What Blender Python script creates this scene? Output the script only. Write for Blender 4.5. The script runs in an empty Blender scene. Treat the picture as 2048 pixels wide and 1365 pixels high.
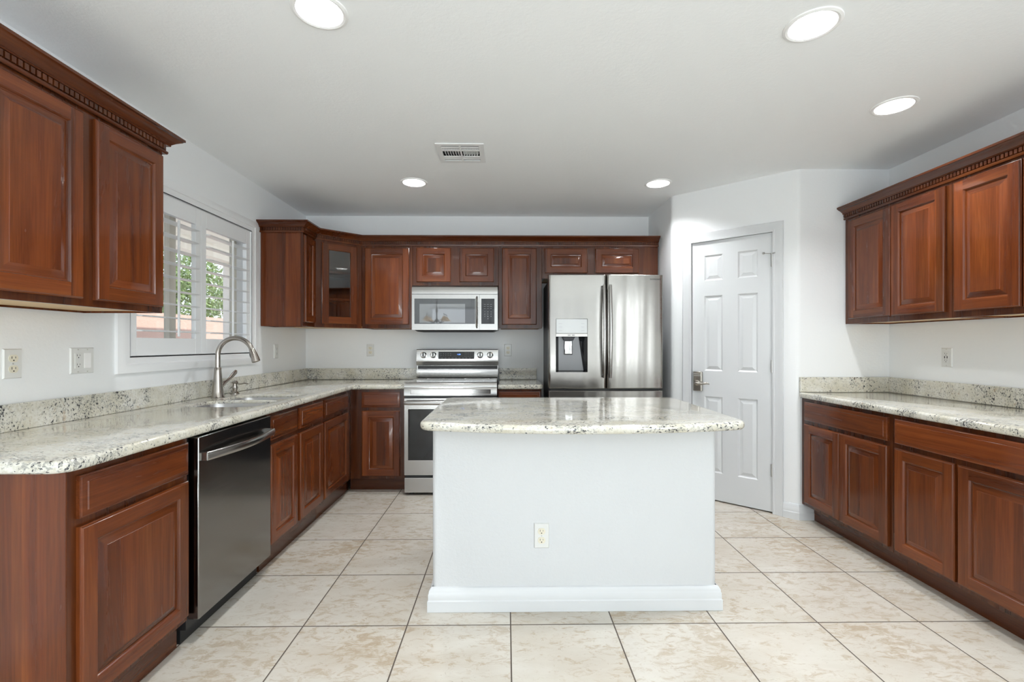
import bpy, bmesh, math, random
from mathutils import Vector, Matrix
random.seed(7)
PI = math.pi
S = bpy.context.scene
COL = S.collection

# ------------------------------------------------------------------ camera, world, lights
F_PX = 936.0
cam = bpy.data.cameras.new('camera'); cam.sensor_width = 36.0; cam.lens = F_PX / 2048 * 36
cam.shift_y = 6.5 / 2048; cam.clip_start = 0.02
co = bpy.data.objects.new('camera', cam); COL.objects.link(co)
co.location = (0, 0, 1.22); co.rotation_euler = (PI / 2, 0, -0.0128)
S.camera = co

S.view_settings.view_transform = 'Standard'; S.view_settings.look = 'None'
S.view_settings.gamma = 1.0; S.view_settings.exposure = 0.0
S.view_settings.use_curve_mapping = False
try:
    S.cycles.use_denoising = True; S.cycles.max_bounces = 10; S.cycles.diffuse_bounces = 8
    S.cycles.glossy_bounces = 5; S.cycles.transparent_max_bounces = 12
    S.cycles.sample_clamp_indirect = 6.0; S.cycles.caustics_reflective = False; S.cycles.caustics_refractive = False
except Exception:
    pass

w = bpy.data.worlds.new('sky'); S.world = w; w.use_nodes = True
wn = w.node_tree.nodes; wl = w.node_tree.links; bg = wn['Background']
tc = wn.new('ShaderNodeTexCoord'); sx = wn.new('ShaderNodeSeparateXYZ'); wl.new(tc.outputs['Generated'], sx.inputs[0])
cr = wn.new('ShaderNodeValToRGB'); wl.new(sx.outputs['Z'], cr.inputs[0])
cr.color_ramp.elements[0].position = 0.0; cr.color_ramp.elements[0].color = (0.95, 0.97, 1, 1)
cr.color_ramp.elements[1].position = 0.7; cr.color_ramp.elements[1].color = (0.45, 0.66, 1, 1)
wl.new(cr.outputs[0], bg.inputs[0]); bg.inputs[1].default_value = 2.2

sun = bpy.data.lights.new('sun', 'SUN'); sun.energy = 7.5; sun.angle = 0.01; sun.color = (1, .95, .87)
so = bpy.data.objects.new('sun', sun); COL.objects.link(so)
so.rotation_euler = (math.radians(-20), math.radians(42), 0)      # comes over the house, lights the garden wall

def area(name, loc, rot, sx_, sy_, power, color=(1, 1, 1), shape='RECTANGLE', spread=PI):
    l = bpy.data.lights.new(name, 'AREA'); l.shape = shape; l.size = sx_
    if shape == 'RECTANGLE': l.size_y = sy_
    l.energy = power; l.color = color; l.spread = spread
    o = bpy.data.objects.new(name, l); COL.objects.link(o); o.location = loc; o.rotation_euler = rot
    return o
REAR = -3.6; XRW = 2.672
# daylight lamps at the patio doors and windows behind the camera, plus added fill
area('daylight_patio', (-0.4, REAR - .14, 1.15), (PI / 2, 0, 0), 2.9, 2.0, 4, (.95, .97, 1))
area('ceiling_fill', (-0.4, REAR - .5, .35), (math.radians(160), 0, 0), 2.9, 1.0, 175, (.93, .97, 1))  # added lamp tilted upward to lighten the ceiling; its source is unseen
area('daylight_window', (-2.9, REAR - .14, 1.5), (PI / 2, 0, 0), 1.1, 1.2, 5, (.94, .97, 1))
area('daylight_side', (-4.15, -1.6, 1.45), (PI / 2, 0, -PI / 2), 2.1, 1.4, 25, (.94, .97, 1))
area('fill_right', (XRW + .16, -1.7, 1.45), (PI / 2, 0, PI / 2), 1.7, 1.4, 140, (.94, .97, 1))  # added lamp outside an invented right window, brightens the left wall
CAN_POWER = 8.5

# ------------------------------------------------------------------ material helpers
def newmat(name):
    m = bpy.data.materials.new(name); m.use_nodes = True
    nt = m.node_tree; b = nt.nodes['Principled BSDF']
    return m, nt, b
def N(nt, t, **k):
    n = nt.nodes.new(t)
    for a, v in k.items(): setattr(n, a, v)
    return n
def math_(nt, op, a, b=None, c=None):
    n = N(nt, 'ShaderNodeMath', operation=op)
    for i, v in enumerate((a, b, c)):
        if v is None: continue
        if hasattr(v, 'links'): nt.links.new(v, n.inputs[i])
        else: n.inputs[i].default_value = v
    return n.outputs[0]
def ramp(nt, fac, stops):
    r = N(nt, 'ShaderNodeValToRGB'); nt.links.new(fac, r.inputs[0])
    e = r.color_ramp.elements
    while len(e) < len(stops): e.new(0.5)
    for i, (p, c) in enumerate(stops):
        e[i].position = p
        e[i].color = (c[0], c[1], c[2], 1) if hasattr(c, '__len__') else (c, c, c, 1)
    return r.outputs[0]
def mix(nt, fac, a, b, mode='MIX'):
    n = N(nt, 'ShaderNodeMix', data_type='RGBA', blend_type=mode)
    for i, v in ((0, fac), (6, a), (7, b)):
        if hasattr(v, 'links'): nt.links.new(v, n.inputs[i])
        elif i == 0: n.inputs[0].default_value = v
        else: n.inputs[i].default_value = (v[0], v[1], v[2], 1)
    return n.outputs[2]
def noise(nt, vec, scale, detail=3, rough=.55, dist=0.0):
    n = N(nt, 'ShaderNodeTexNoise'); n.inputs['Scale'].default_value = scale
    n.inputs['Detail'].default_value = detail; n.inputs['Roughness'].default_value = rough
    n.inputs['Distortion'].default_value = dist
    nt.links.new(vec, n.inputs['Vector']); return n.outputs[0]
def mapping(nt, vec, scale=(1, 1, 1), loc=None, rot=(0, 0, 0)):
    n = N(nt, 'ShaderNodeMapping'); nt.links.new(vec, n.inputs['Vector'])
    n.inputs['Scale'].default_value = scale; n.inputs['Rotation'].default_value = rot
    if loc is not None and hasattr(loc, 'links'): nt.links.new(loc, n.inputs['Location'])
    return n.outputs[0]
def bump(nt, h, strength, dist, bsdf):
    b = N(nt, 'ShaderNodeBump'); b.inputs['Strength'].default_value = strength; b.inputs['Distance'].default_value = dist
    nt.links.new(h, b.inputs['Height']); nt.links.new(b.outputs[0], bsdf.inputs['Normal'])
def plain(name, col, rough=.5, metal=0.0, coat=0.0, spec=.5):
    m, nt, b = newmat(name)
    b.inputs['Base Color'].default_value = (*col, 1); b.inputs['Roughness'].default_value = rough
    b.inputs['Metallic'].default_value = metal; b.inputs['Coat Weight'].default_value = coat
    b.inputs['Specular IOR Level'].default_value = spec
    return m
def emit(name, col, s):
    m, nt, b = newmat(name); b.inputs['Base Color'].default_value = (*col, 1)
    b.inputs['Emission Color'].default_value = (*col, 1); b.inputs['Emission Strength'].default_value = s
    return m

def wood(name, axis, dark=1.0):
    m, nt, b = newmat(name); L = nt.links
    t = N(nt, 'ShaderNodeTexCoord'); oi = N(nt, 'ShaderNodeObjectInfo')
    off = math_(nt, 'MULTIPLY', oi.outputs['Random'], 37.0)
    cmb = N(nt, 'ShaderNodeCombineXYZ'); [L.new(off, cmb.inputs[i]) for i in range(3)]
    sc = {'z': (13, 13, .8), 'x': (.8, 13, 13), 'y': (13, .8, 13)}[axis]
    v = mapping(nt, t.outputs['Object'], sc, cmb.outputs[0])
    g = noise(nt, v, 1.0, 5, .6, .9)
    c = ramp(nt, g, [(.22, (.058, .0125, .0035)), (.42, (.108, .0245, .006)), (.6, (.152, .038, .0088)), (.82, (.215, .064, .015))])
    sp = N(nt, 'ShaderNodeSeparateXYZ'); L.new(t.outputs['Object'], sp.inputs[0])
    if axis == 'z':
        s = math_(nt, 'ADD', sp.outputs[0], sp.outputs[1]); wdt = .071
    else:
        s = sp.outputs[2]; wdt = .3
    pid = math_(nt, 'FLOOR', math_(nt, 'ADD', math_(nt, 'DIVIDE', s, wdt), off))
    wh = N(nt, 'ShaderNodeTexWhiteNoise', noise_dimensions='1D'); L.new(pid, wh.inputs['W'])
    val = math_(nt, 'ADD', math_(nt, 'MULTIPLY', wh.outputs[0], .5), .75)
    val = math_(nt, 'MULTIPLY', val, math_(nt, 'ADD', math_(nt, 'MULTIPLY', oi.outputs['Random'], .3 * dark), .85 * dark))
    hs = N(nt, 'ShaderNodeHueSaturation'); L.new(c, hs.inputs['Color']); L.new(val, hs.inputs['Value'])
    fib = noise(nt, mapping(nt, t.outputs['Object'], {'z': (160, 160, 6), 'x': (6, 160, 160), 'y': (160, 6, 160)}[axis]), 1, 2)
    c2 = mix(nt, .35, hs.outputs[0], ramp(nt, fib, [(.35, .55), (.65, 1.15)]), 'MULTIPLY')
    L.new(c2, b.inputs['Base Color'])
    L.new(ramp(nt, g, [(.2, .30), (.8, .22)]), b.inputs['Roughness'])
    b.inputs['Coat Weight'].default_value = .35; b.inputs['Coat Roughness'].default_value = .07; b.inputs['Specular IOR Level'].default_value = .3
    bump(nt, fib, .05, .0006, b)
    return m
WV = wood('cherry_vertical', 'z'); WH = wood('cherry_horizontal', 'x'); WL = wood('cherry_lengthwise', 'y', .8); WF = wood('cherry_face_frame', 'z', .58); WC = wood('cherry_crown', 'x', .8); WT = wood('cherry_toe', 'x', .6)

def granite():
    m, nt, b = newmat('granite'); L = nt.links
    t = N(nt, 'ShaderNodeTexCoord'); v = t.outputs['Object']
    v2 = mapping(nt, v, (1, 1.7, 1.3), None, (.3, .2, .5))
    base = mix(nt, ramp(nt, noise(nt, v, 9, 4), [(.35, 0), (.65, 1)]), (.60, .575, .48), (.70, .69, .64))
    base = mix(nt, ramp(nt, noise(nt, v2, 55, 4, .7), [(.45, 0), (.7, .65)]), base, (.47, .43, .33))
    cl = noise(nt, v2, 5.5, 4, .6, .5)
    fl = noise(nt, v2, 62, 6, .75, .6)
    gm = math_(nt, 'ADD', fl, math_(nt, 'MULTIPLY', math_(nt, 'SUBTRACT', cl, .5), .42))
    base = mix(nt, ramp(nt, gm, [(.54, 0), (.60, .75)]), base, (.25, .25, .235))
    sp = noise(nt, v2, 78, 3, .6)
    dm = math_(nt, 'ADD', sp, math_(nt, 'MULTIPLY', math_(nt, 'SUBTRACT', cl, .5), .4))
    base = mix(nt, ramp(nt, dm, [(.612, 0), (.632, .97)]), base, (.035, .036, .045))
    rd = noise(nt, v, 30, 3)
    base = mix(nt, ramp(nt, rd, [(.66, 0), (.72, .4)]), base, (.42, .27, .14))
    L.new(base, b.inputs['Base Color']); b.inputs['Roughness'].default_value = .13
    b.inputs['Coat Weight'].default_value = .5; b.inputs['Coat Roughness'].default_value = .04
    return m
GR = granite()

def tile():
    m, nt, b = newmat('floor_tile'); L = nt.links
    g = N(nt, 'ShaderNodeNewGeometry'); sp = N(nt, 'ShaderNodeSeparateXYZ'); L.new(g.outputs['Position'], sp.inputs[0])
    W = .4485
    def ax(o, x0):
        u = math_(nt, 'DIVIDE', math_(nt, 'SUBTRACT', o, x0 - W * 40), W)
        fr = math_(nt, 'FRACT', u); idx = math_(nt, 'FLOOR', u)
        d = math_(nt, 'MINIMUM', fr, math_(nt, 'SUBTRACT', 1.0, fr))
        return math_(nt, 'MULTIPLY', d, W), idx
    dx, ix = ax(sp.outputs[0], .020); dy, iy = ax(sp.outputs[1], 2.034)
    d = math_(nt, 'MINIMUM', dx, dy)
    grout = math_(nt, 'LESS_THAN', d, .0027)
    c = N(nt, 'ShaderNodeCombineXYZ'); L.new(ix, c.inputs[0]); L.new(iy, c.inputs[1])
    wh = N(nt, 'ShaderNodeTexWhiteNoise', noise_dimensions='2D'); L.new(c.outputs[0], wh.inputs['Vector'])
    va = N(nt, 'ShaderNodeVectorMath', operation='MULTIPLY_ADD'); L.new(wh.outputs['Color'], va.inputs[0])
    va.inputs[1].default_value = (30, 30, 30); L.new(g.outputs['Position'], va.inputs[2])
    v = mapping(nt, va.outputs[0], (1, 1.9, 1), None, (0, 0, .35))
    col = mix(nt, ramp(nt, noise(nt, v, 3.5, 4, .6, .3), [(.3, 0), (.7, 1)]), (.53, .475, .395), (.625, .59, .525))
    lf = noise(nt, va.outputs[0], 3.2, 2)
    br = math_(nt, 'ADD', noise(nt, v, 15, 8, .74, .7), math_(nt, 'MULTIPLY', math_(nt, 'SUBTRACT', lf, .5), .35))
    col = mix(nt, ramp(nt, br, [(.50, 0), (.62, .75), (.72, .4)]), col, (.40, .30, .19))
    col = mix(nt, ramp(nt, noise(nt, v, 30, 6, .75, 1.0), [(.585, 0), (.66, .6)]), col, (.34, .25, .17))
    col = mix(nt, ramp(nt, noise(nt, va.outputs[0], 1.8, 2), [(.3, 0), (.7, .3)]), col, (.69, .67, .63))
    col = mix(nt, grout, col, (.085, .065, .05))
    L.new(col, b.inputs['Base Color'])
    L.new(math_(nt, 'ADD', math_(nt, 'MULTIPLY', grout, .5), .27), b.inputs['Roughness'])
    h = ramp(nt, math_(nt, 'DIVIDE', d, .006), [(.3, 0), (1, 1)])
    bump(nt, h, .35, .002, b)
    return m
TILE = tile()

def paint(name, col, rough=.6, bs=.25, bd=.002, scale=140):
    m, nt, b = newmat(name)
    b.inputs['Base Color'].default_value = (*col, 1); b.inputs['Roughness'].default_value = rough
    g = N(nt, 'ShaderNodeNewGeometry')
    bump(nt, noise(nt, g.outputs['Position'], scale, 3, .6, .4), bs, bd, b)
    return m
WALL = paint('wall_paint', (.82, .835, .845), .55, .22, .003, 70)
CEIL = paint('ceiling_paint', (.93, .95, .965), .7, .3, .003, 60)
TRIM = plain('trim_white_dimmed', (.66, .675, .69), .32)  # white greyed to offset the strong light on pantry door and trim
SHUT = plain('shutter_white', (.82, .83, .84), .35)
ISLE = paint('island_paint_dimmed', (.62, .635, .65), .6, .35, .004, 60)  # wall paint darkened to offset the strong light on the island front
PLATE = plain('plastic_white', (.70, .705, .69), .3)
IVORY = plain('plastic_ivory', (.72, .68, .56), .35)
BLACK = plain('black_plastic', (.012, .012, .013), .4)
DARK = plain('dark_gap', (.006, .006, .006), .8)
MAPLE = plain('raw_maple', (.62, .43, .22), .5)
CHAR = plain('charcoal_metal', (.06, .06, .065), .45, .6)

def steel(name, col, rough, aniso=.0, wav=0.0, rot=0.0):
    m, nt, b = newmat(name); L = nt.links
    b.inputs['Base Color'].default_value = (*col, 1); b.inputs['Metallic'].default_value = 1.0
    t = N(nt, 'ShaderNodeTexCoord')
    s = noise(nt, mapping(nt, t.outputs['Object'], (3, 3, 600)), 1, 2)
    L.new(ramp(nt, s, [(.3, rough * .85), (.7, rough * 1.2)]), b.inputs['Roughness'])
    if aniso:
        b.inputs['Anisotropic'].default_value = aniso; b.inputs['Anisotropic Rotation'].default_value = rot
        tg = N(nt, 'ShaderNodeTangent', direction_type='RADIAL', axis='Z'); L.new(tg.outputs[0], b.inputs['Tangent'])
    if wav:
        bump(nt, noise(nt, mapping(nt, t.outputs['Object'], (6, 1, .45)), 1, 1), wav, .03, b)
    return m
STEEL = steel('brushed_steel', (.34, .325, .305), .2, .6, .5)
STEEL2 = steel('steel_plain', (.45, .44, .425), .2)
STEELD = steel('dark_steel', (.30, .295, .29), .17)
SINKM = steel('sink_steel', (.55, .55, .56), .3)
NICKEL = plain('brushed_nickel', (.42, .385, .35), .26, 1)
CHROME = plain('chrome', (.75, .75, .75), .12, 1)
BGLASS = plain('black_glass', (.012, .013, .015), .05, 0, .2, .5)
MIRROR = plain('microwave_glass', (.035, .037, .04), .03, .0, .5, 1.0)
COOK = plain('cooktop_glass', (.10, .10, .10), .08, 0, 1, .9)

def glass(name, tint=(1, 1, 1), ior=1.5):
    m, nt, b = newmat(name); L = nt.links; nt.nodes.remove(b)
    out = nt.nodes['Material Output']
    tr = N(nt, 'ShaderNodeBsdfTransparent'); tr.inputs[0].default_value = (*tint, 1)
    gl = N(nt, 'ShaderNodeBsdfGlossy'); gl.inputs['Roughness'].default_value = .02
    fr = N(nt, 'ShaderNodeFresnel'); gm = N(nt, 'ShaderNodeNewGeometry')
    L.new(math_(nt, 'ADD', math_(nt, 'MULTIPLY', gm.outputs['Backfacing'], 1 / ior - ior), ior), fr.inputs[0])
    mx = N(nt, 'ShaderNodeMixShader'); L.new(fr.outputs[0], mx.inputs[0]); L.new(tr.outputs[0], mx.inputs[1]); L.new(gl.outputs[0], mx.inputs[2])
    L.new(mx.outputs[0], out.inputs[0])
    return m
GLASS = glass('window_glass', (.93, .95, .95)); CABGLASS = glass('cabinet_glass', (.75, .76, .76), 2.0)

# ------------------------------------------------------------------ mesh helpers
class MB:
    def __init__(s): s.v = []; s.f = []; s.m = []
    def add(s, vs, fs, mi=0):
        o = len(s.v); s.v += [tuple(p) for p in vs]
        for i, f in enumerate(fs):
            s.f.append([o + k for k in f]); s.m.append(mi[i] if isinstance(mi, (list, tuple)) else mi)
        return s
    def box(s, x0, x1, y0, y1, z0, z1, mi=0, M=None):
        vs = [Vector((x, y, z)) for z in (z0, z1) for y in (y0, y1) for x in (x0, x1)]
        if M is not None: vs = [M @ p for p in vs]
        return s.add(vs, [(0, 2, 3, 1), (4, 5, 7, 6), (0, 1, 5, 4), (2, 6, 7, 3), (0, 4, 6, 2), (1, 3, 7, 5)], mi)
    def prism(s, pts, z0, z1, mi=0, M=None):
        n = len(pts); vs = [Vector((p[0], p[1], z0)) for p in pts] + [Vector((p[0], p[1], z1)) for p in pts]
        if M is not None: vs = [M @ p for p in vs]
        fs = [list(range(n))[::-1], list(range(n, 2 * n))] + [(i, (i + 1) % n, n + (i + 1) % n, n + i) for i in range(n)]
        return s.add(vs, fs, mi)
    def lathe(s, prof, c=(0, 0, 0), n=32, M=None, mi=0, caps=True):
        vs = []
        for r, z in prof:
            for i in range(n):
                a = 2 * PI * i / n; p = Vector((r * math.cos(a), r * math.sin(a), z))
                if M is not None: p = M @ p
                vs.append(p + Vector(c))
        fs = [(k * n + i, k * n + (i + 1) % n, (k + 1) * n + (i + 1) % n, (k + 1) * n + i) for k in range(len(prof) - 1) for i in range(n)]
        if caps:
            fs.append(list(range(n))[::-1]); fs.append([(len(prof) - 1) * n + i for i in range(n)])
        return s.add(vs, fs, mi)
    def tube(s, path, rad, n=16, up=(0, 0, 1), mi=0):
        """rad: number, list, or list of (a,b) semi-axes"""
        P = [Vector(p) for p in path]; k = len(P); vs = []
        for i, p in enumerate(P):
            t = (P[min(i + 1, k - 1)] - P[max(i - 1, 0)]).normalized()
            a = Vector(up).cross(t)
            if a.length < 1e-4: a = Vector((1, 0, 0)).cross(t)
            a.normalize(); b = t.cross(a)
            r = rad[i] if isinstance(rad, list) else rad
            ra, rb = r if isinstance(r, tuple) else (r, r)
            for j in range(n):
                q = 2 * PI * j / n; vs.append(p + a * ra * math.cos(q) + b * rb * math.sin(q))
        fs = [(i * n + j, i * n + (j + 1) % n, (i + 1) * n + (j + 1) % n, (i + 1) * n + j) for i in range(k - 1) for j in range(n)]
        fs += [list(range(n))[::-1], [(k - 1) * n + j for j in range(n)]]
        return s.add(vs, fs, mi)
    def sweep(s, path, prof, mi=0):
        """horizontal path of (x,y); profile (out,z), out = right-hand side of travel; mitred"""
        P = [Vector(p) for p in path]; n = len(P); vs = []; m = len(prof)
        nr = []
        for i in range(n - 1):
            d = (P[i + 1] - P[i]).normalized(); nr.append(Vector((d.y, -d.x)))
        for i in range(n):
            if i == 0: o = nr[0]
            elif i == n - 1: o = nr[-1]
            else:
                b = (nr[i - 1] + nr[i]); o = b / max(b.length_squared, 1e-6) * 2 * 1.0
                o = b * (2 / b.length_squared) * .5 * 2 * .5 * 2 * .5 if False else b * (1 / (b.length_squared / 2))
            for q in prof: vs.append((P[i].x + o.x * q[0], P[i].y + o.y * q[0], q[1]))
        fs = [(i * m + j, i * m + (j + 1) % m, (i + 1) * m + (j + 1) % m, (i + 1) * m + j) for i in range(n - 1) for j in range(m)]
        fs += [list(range(m))[::-1], [(n - 1) * m + j for j in range(m)]]
        return s.add(vs, fs, mi)
    def rings(s, rl, mh=0, mv=0, cap=True, mc=None):
        """rl: list of (x0,x1,z0,z1,y); bottom/top quads get mh, side quads mv"""
        vs = []
        for x0, x1, z0, z1, y in rl: vs += [(x0, y, z0), (x1, y, z0), (x1, y, z1), (x0, y, z1)]
        fs = []; ms = []
        for k in range(len(rl) - 1):
            for i in range(4):
                fs.append((k * 4 + i, k * 4 + (i + 1) % 4, (k + 1) * 4 + (i + 1) % 4, (k + 1) * 4 + i)); ms.append(mh if i in (0, 2) else mv)
        if cap:
            k = len(rl) - 1; fs.append((k * 4, k * 4 + 1, k * 4 + 2, k * 4 + 3)); ms.append(mv if mc is None else mc)
        return s.add(vs, fs, ms)
    def build(s, name, mats, parent=None, smooth=True, bevel=0, fix=True):
        me = bpy.data.meshes.new(name); me.from_pydata(s.v, [], s.f)
        if not isinstance(mats, (list, tuple)): mats = [mats]
        for m in mats: me.materials.append(m)
        me.polygons.foreach_set('material_index', s.m)
        if fix:
            bm = bmesh.new(); bm.from_mesh(me); bmesh.ops.recalc_face_normals(bm, faces=bm.faces); bm.to_mesh(me); bm.free()
        if smooth:
            me.polygons.foreach_set('use_smooth', [True] * len(me.polygons)); me.set_sharp_from_angle(angle=math.radians(33))
        me.update()
        o = bpy.data.objects.new(name, me); COL.objects.link(o)
        if parent: o.parent = parent
        if bevel:
            b = o.modifiers.new('bevel', 'BEVEL'); b.width = bevel; b.segments = 2; b.limit_method = 'ANGLE'; b.angle_limit = math.radians(40)
        return o
def inset(r, a, y): return (r[0] + a, r[1] - a, r[2] + a, r[3] - a, y)
def tag(o, label, cat, group=None):
    o['label'] = label; o['category'] = cat
    if group: o['group'] = group
    return o
def thing(name, label, cat, loc=(0, 0, 0), rz=0, group=None):
    o = bpy.data.objects.new(name, None); COL.objects.link(o); o.location = loc; o.rotation_euler = (0, 0, rz)
    o.empty_display_size = .1
    return tag(o, label, cat, group)
def struct(name, mb, mat, **k):
    o = mb.build(name, mat, **k); o['kind'] = 'structure'; return o
def dup(root, loc, rz, label, group=None):
    r = root.copy(); COL.objects.link(r); r.location = loc; r.rotation_euler = (0, 0, rz); r['label'] = label
    if group: r['group'] = group
    for ch in list(root.children):
        c = ch.copy(); COL.objects.link(c); c.parent = r
        for g in list(ch.children):
            d = g.copy(); COL.objects.link(d); d.parent = c
    return r
def arcs(pts, rads, n=8):
    """round the corners of a polygon"""
    out = []; k = len(pts)
    for i, p in enumerate(pts):
        r = rads[i] if isinstance(rads, (list, tuple)) else rads
        p = Vector(p)
        if r <= 0: out.append(tuple(p)); continue
        a = (Vector(pts[i - 1]) - p).normalized(); b = (Vector(pts[(i + 1) % k]) - p).normalized()
        ang = a.angle(b); t = r / math.tan(ang / 2)
        c = p + (a + b).normalized() * (r / math.sin(ang / 2))
        s0 = p + a * t - c; s1 = p + b * t - c
        a0 = math.atan2(s0.y, s0.x); a1 = math.atan2(s1.y, s1.x); dd = (a1 - a0 + PI) % (2 * PI) - PI
        for j in range(n + 1):
            q = a0 + dd * j / n; out.append((c.x + r * math.cos(q), c.y + r * math.sin(q)))
    return out
def slab(name, polys, z0, z1, b, mat, parent=None, res=4):
    """flat slab with holes and rounded edges, from a filled 2D curve"""
    cu = bpy.data.curves.new(name, 'CURVE'); cu.dimensions = '2D'; cu.fill_mode = 'BOTH'
    for k, p in enumerate(polys):
        A = sum(p[i - 1][0] * p[i][1] - p[i][0] * p[i - 1][1] for i in range(len(p)))
        if (A > 0) != (k == 0): p = p[::-1]
        sp = cu.splines.new('POLY'); sp.points.add(len(p) - 1); sp.use_cyclic_u = True
        for q, (x, y) in zip(sp.points, p): q.co = (x, y, 0, 1)
    cu.extrude = (z1 - z0) / 2 - b; cu.bevel_depth = b; cu.bevel_resolution = res; cu.offset = -b
    tmp = bpy.data.objects.new('tmp', cu); COL.objects.link(tmp)
    dg = bpy.context.evaluated_depsgraph_get(); dg.update()
    me = bpy.data.meshes.new_from_object(tmp.evaluated_get(dg)); bpy.data.objects.remove(tmp)
    me.name = name; me.materials.clear(); me.materials.append(mat)
    me.transform(Matrix.Translation((0, 0, (z0 + z1) / 2)))
    bm = bmesh.new(); bm.from_mesh(me); bmesh.ops.remove_doubles(bm, verts=bm.verts, dist=1e-5); bmesh.ops.recalc_face_normals(bm, faces=bm.faces); bm.to_mesh(me); bm.free()
    me.polygons.foreach_set('use_smooth', [True] * len(me.polygons)); me.set_sharp_from_angle(angle=math.radians(40))
    o = bpy.data.objects.new(name, me); COL.objects.link(o)
    if parent: o.parent = parent
    return o
def text(name, body, size, M, mat, parent=None, ext=.0004, bold=0.0):
    cu = bpy.data.curves.new(name, 'FONT'); cu.body = body; cu.size = size; cu.extrude = ext; cu.align_x = 'CENTER'; cu.align_y = 'CENTER'
    cu.offset = bold; cu.space_character = 1.15
    tmp = bpy.data.objects.new('tmp', cu); COL.objects.link(tmp)
    dg = bpy.context.evaluated_depsgraph_get(); dg.update()
    me = bpy.data.meshes.new_from_object(tmp.evaluated_get(dg)); bpy.data.objects.remove(tmp)
    me.name = name; me.transform(M); me.materials.clear(); me.materials.append(mat)
    o = bpy.data.objects.new(name, me); COL.objects.link(o)
    if parent: o.parent = parent
    return o
RX = Matrix.Rotation(PI / 2, 4, 'X')          # text/flat -> facing -Y

# ------------------------------------------------------------------ dimensions
XL, XR, YB, YF, ZC = -1.899, 2.672, 4.465, 3.23, 2.44
A = Vector((1.364, 3.841)); B = Vector((2.035, 3.23)); DA = math.atan2(B.y - A.y, B.x - A.x); DL = (B - A).length
XLL = -4.0                                     # left side of the wider room behind

# ------------------------------------------------------------------ shell
struct('floor', MB().box(XLL - .1, XR + .12, REAR - .1, YB + .12, -.08, 0), TILE, smooth=False)
CANS = [(-.682, 1.721), (1.170, 1.772), (1.985, 2.369), (-.693, 3.534), (1.152, 3.532)]
VENT = (-.433, -.136, 2.840, 3.132)
def circ(cx, cy, r, n=48): return [(cx + r * math.cos(2 * PI * i / n), cy + r * math.sin(2 * PI * i / n)) for i in range(n)]
rect = lambda a, b, c, d: [(a, c), (b, c), (b, d), (a, d)]
ceil = slab('ceiling', [rect(XLL - .12, XR + .13, REAR - .12, YB + .13)] + [circ(x, y, .084) for x, y in CANS] + [rect(VENT[0] + .03, VENT[1] - .03, VENT[2] + .03, VENT[3] - .03)],
            ZC, ZC + .06, .0005, CEIL, res=0); ceil['kind'] = 'structure'
struct('roof', MB().box(XLL - .12, XR + .13, REAR - .12, YB + .13, ZC + .25, ZC + .3), WALL, smooth=False)
# left wall with the sink window
WY0, WY1, WZ0, WZ1 = 2.375, 3.506, 1.153, 2.062
T = .14
mb = MB(); mb.box(XL - T, XL, .1, WY0, 0, ZC); mb.box(XL - T, XL, WY1, YB + T, 0, ZC); mb.box(XL - T, XL, WY0, WY1, 0, WZ0); mb.box(XL - T, XL, WY0, WY1, WZ1, ZC)
struct('wall_left', mb, WALL, smooth=False)
struct('wall_back', MB().box(XL, XR + .13, YB, YB + .12, 0, ZC), WALL, smooth=False)
mb = MB(); RY0, RY1, RZ0, RZ1 = -2.6, -.8, .7, 2.2  # opening for the added window behind the camera
mb.box(XR, XR + .12, REAR, RY0, 0, ZC); mb.box(XR, XR + .12, RY1, YB, 0, ZC); mb.box(XR, XR + .12, RY0, RY1, 0, RZ0); mb.box(XR, XR + .12, RY0, RY1, RZ1, ZC)
struct('wall_right', mb, WALL, smooth=False)
struct('wall_fridge_side', MB().box(A.x, A.x + .1, A.y + .018, YB, 0, ZC), WALL, smooth=False)
struct('wall_facing', MB().box(B.x + .018, XR, YF, YF + .1, 0, ZC), WALL, smooth=False)
# diagonal pantry wall (local frame: x along the wall, y into it) with rounded corner beads
DU0, DU1, DZ = .157, .755, 2.036
MD = Matrix.Translation((A.x, A.y, 0)) @ Matrix.Rotation(DA, 4, 'Z')
mb = MB()
mb.box(.018, DU0, 0, .1, 0, ZC, M=MD); mb.box(DU1, DL - .018, 0, .1, 0, ZC, M=MD); mb.box(DU0, DU1, 0, .1, DZ, ZC, M=MD)
iA = MD.inverted()
def corner_bead(P, d0, d1, r0=.024):
    """rounded outside corner between the two wall directions d0 (arriving) and d1 (leaving)"""
    poly = [P - d0 * .1, P, P + d1 * .1]; c = arcs([tuple(P - d0 * r0), tuple(P), tuple(P + d1 * r0)], [0, r0 * 1.6, 0], 8)
    return c
d = (B - A).normalized(); nin = Vector((-d.y, d.x)) * 1.0
ca = arcs([(A.x, A.y + .018), (A.x, A.y), tuple(A + d * .018)], [0, .0465, 0], 10)
mb.prism([q for q in ca] + [(A.x + .06, A.y + .06)], 0, ZC)
cb = arcs([tuple(B - d * .018), tuple(B), (B.x + .018, B.y)], [0, .0465, 0], 10)
mb.prism([q for q in cb] + [(B.x + .018, B.y + .08)], 0, ZC)
struct('wall_pantry', mb, WALL)
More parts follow.
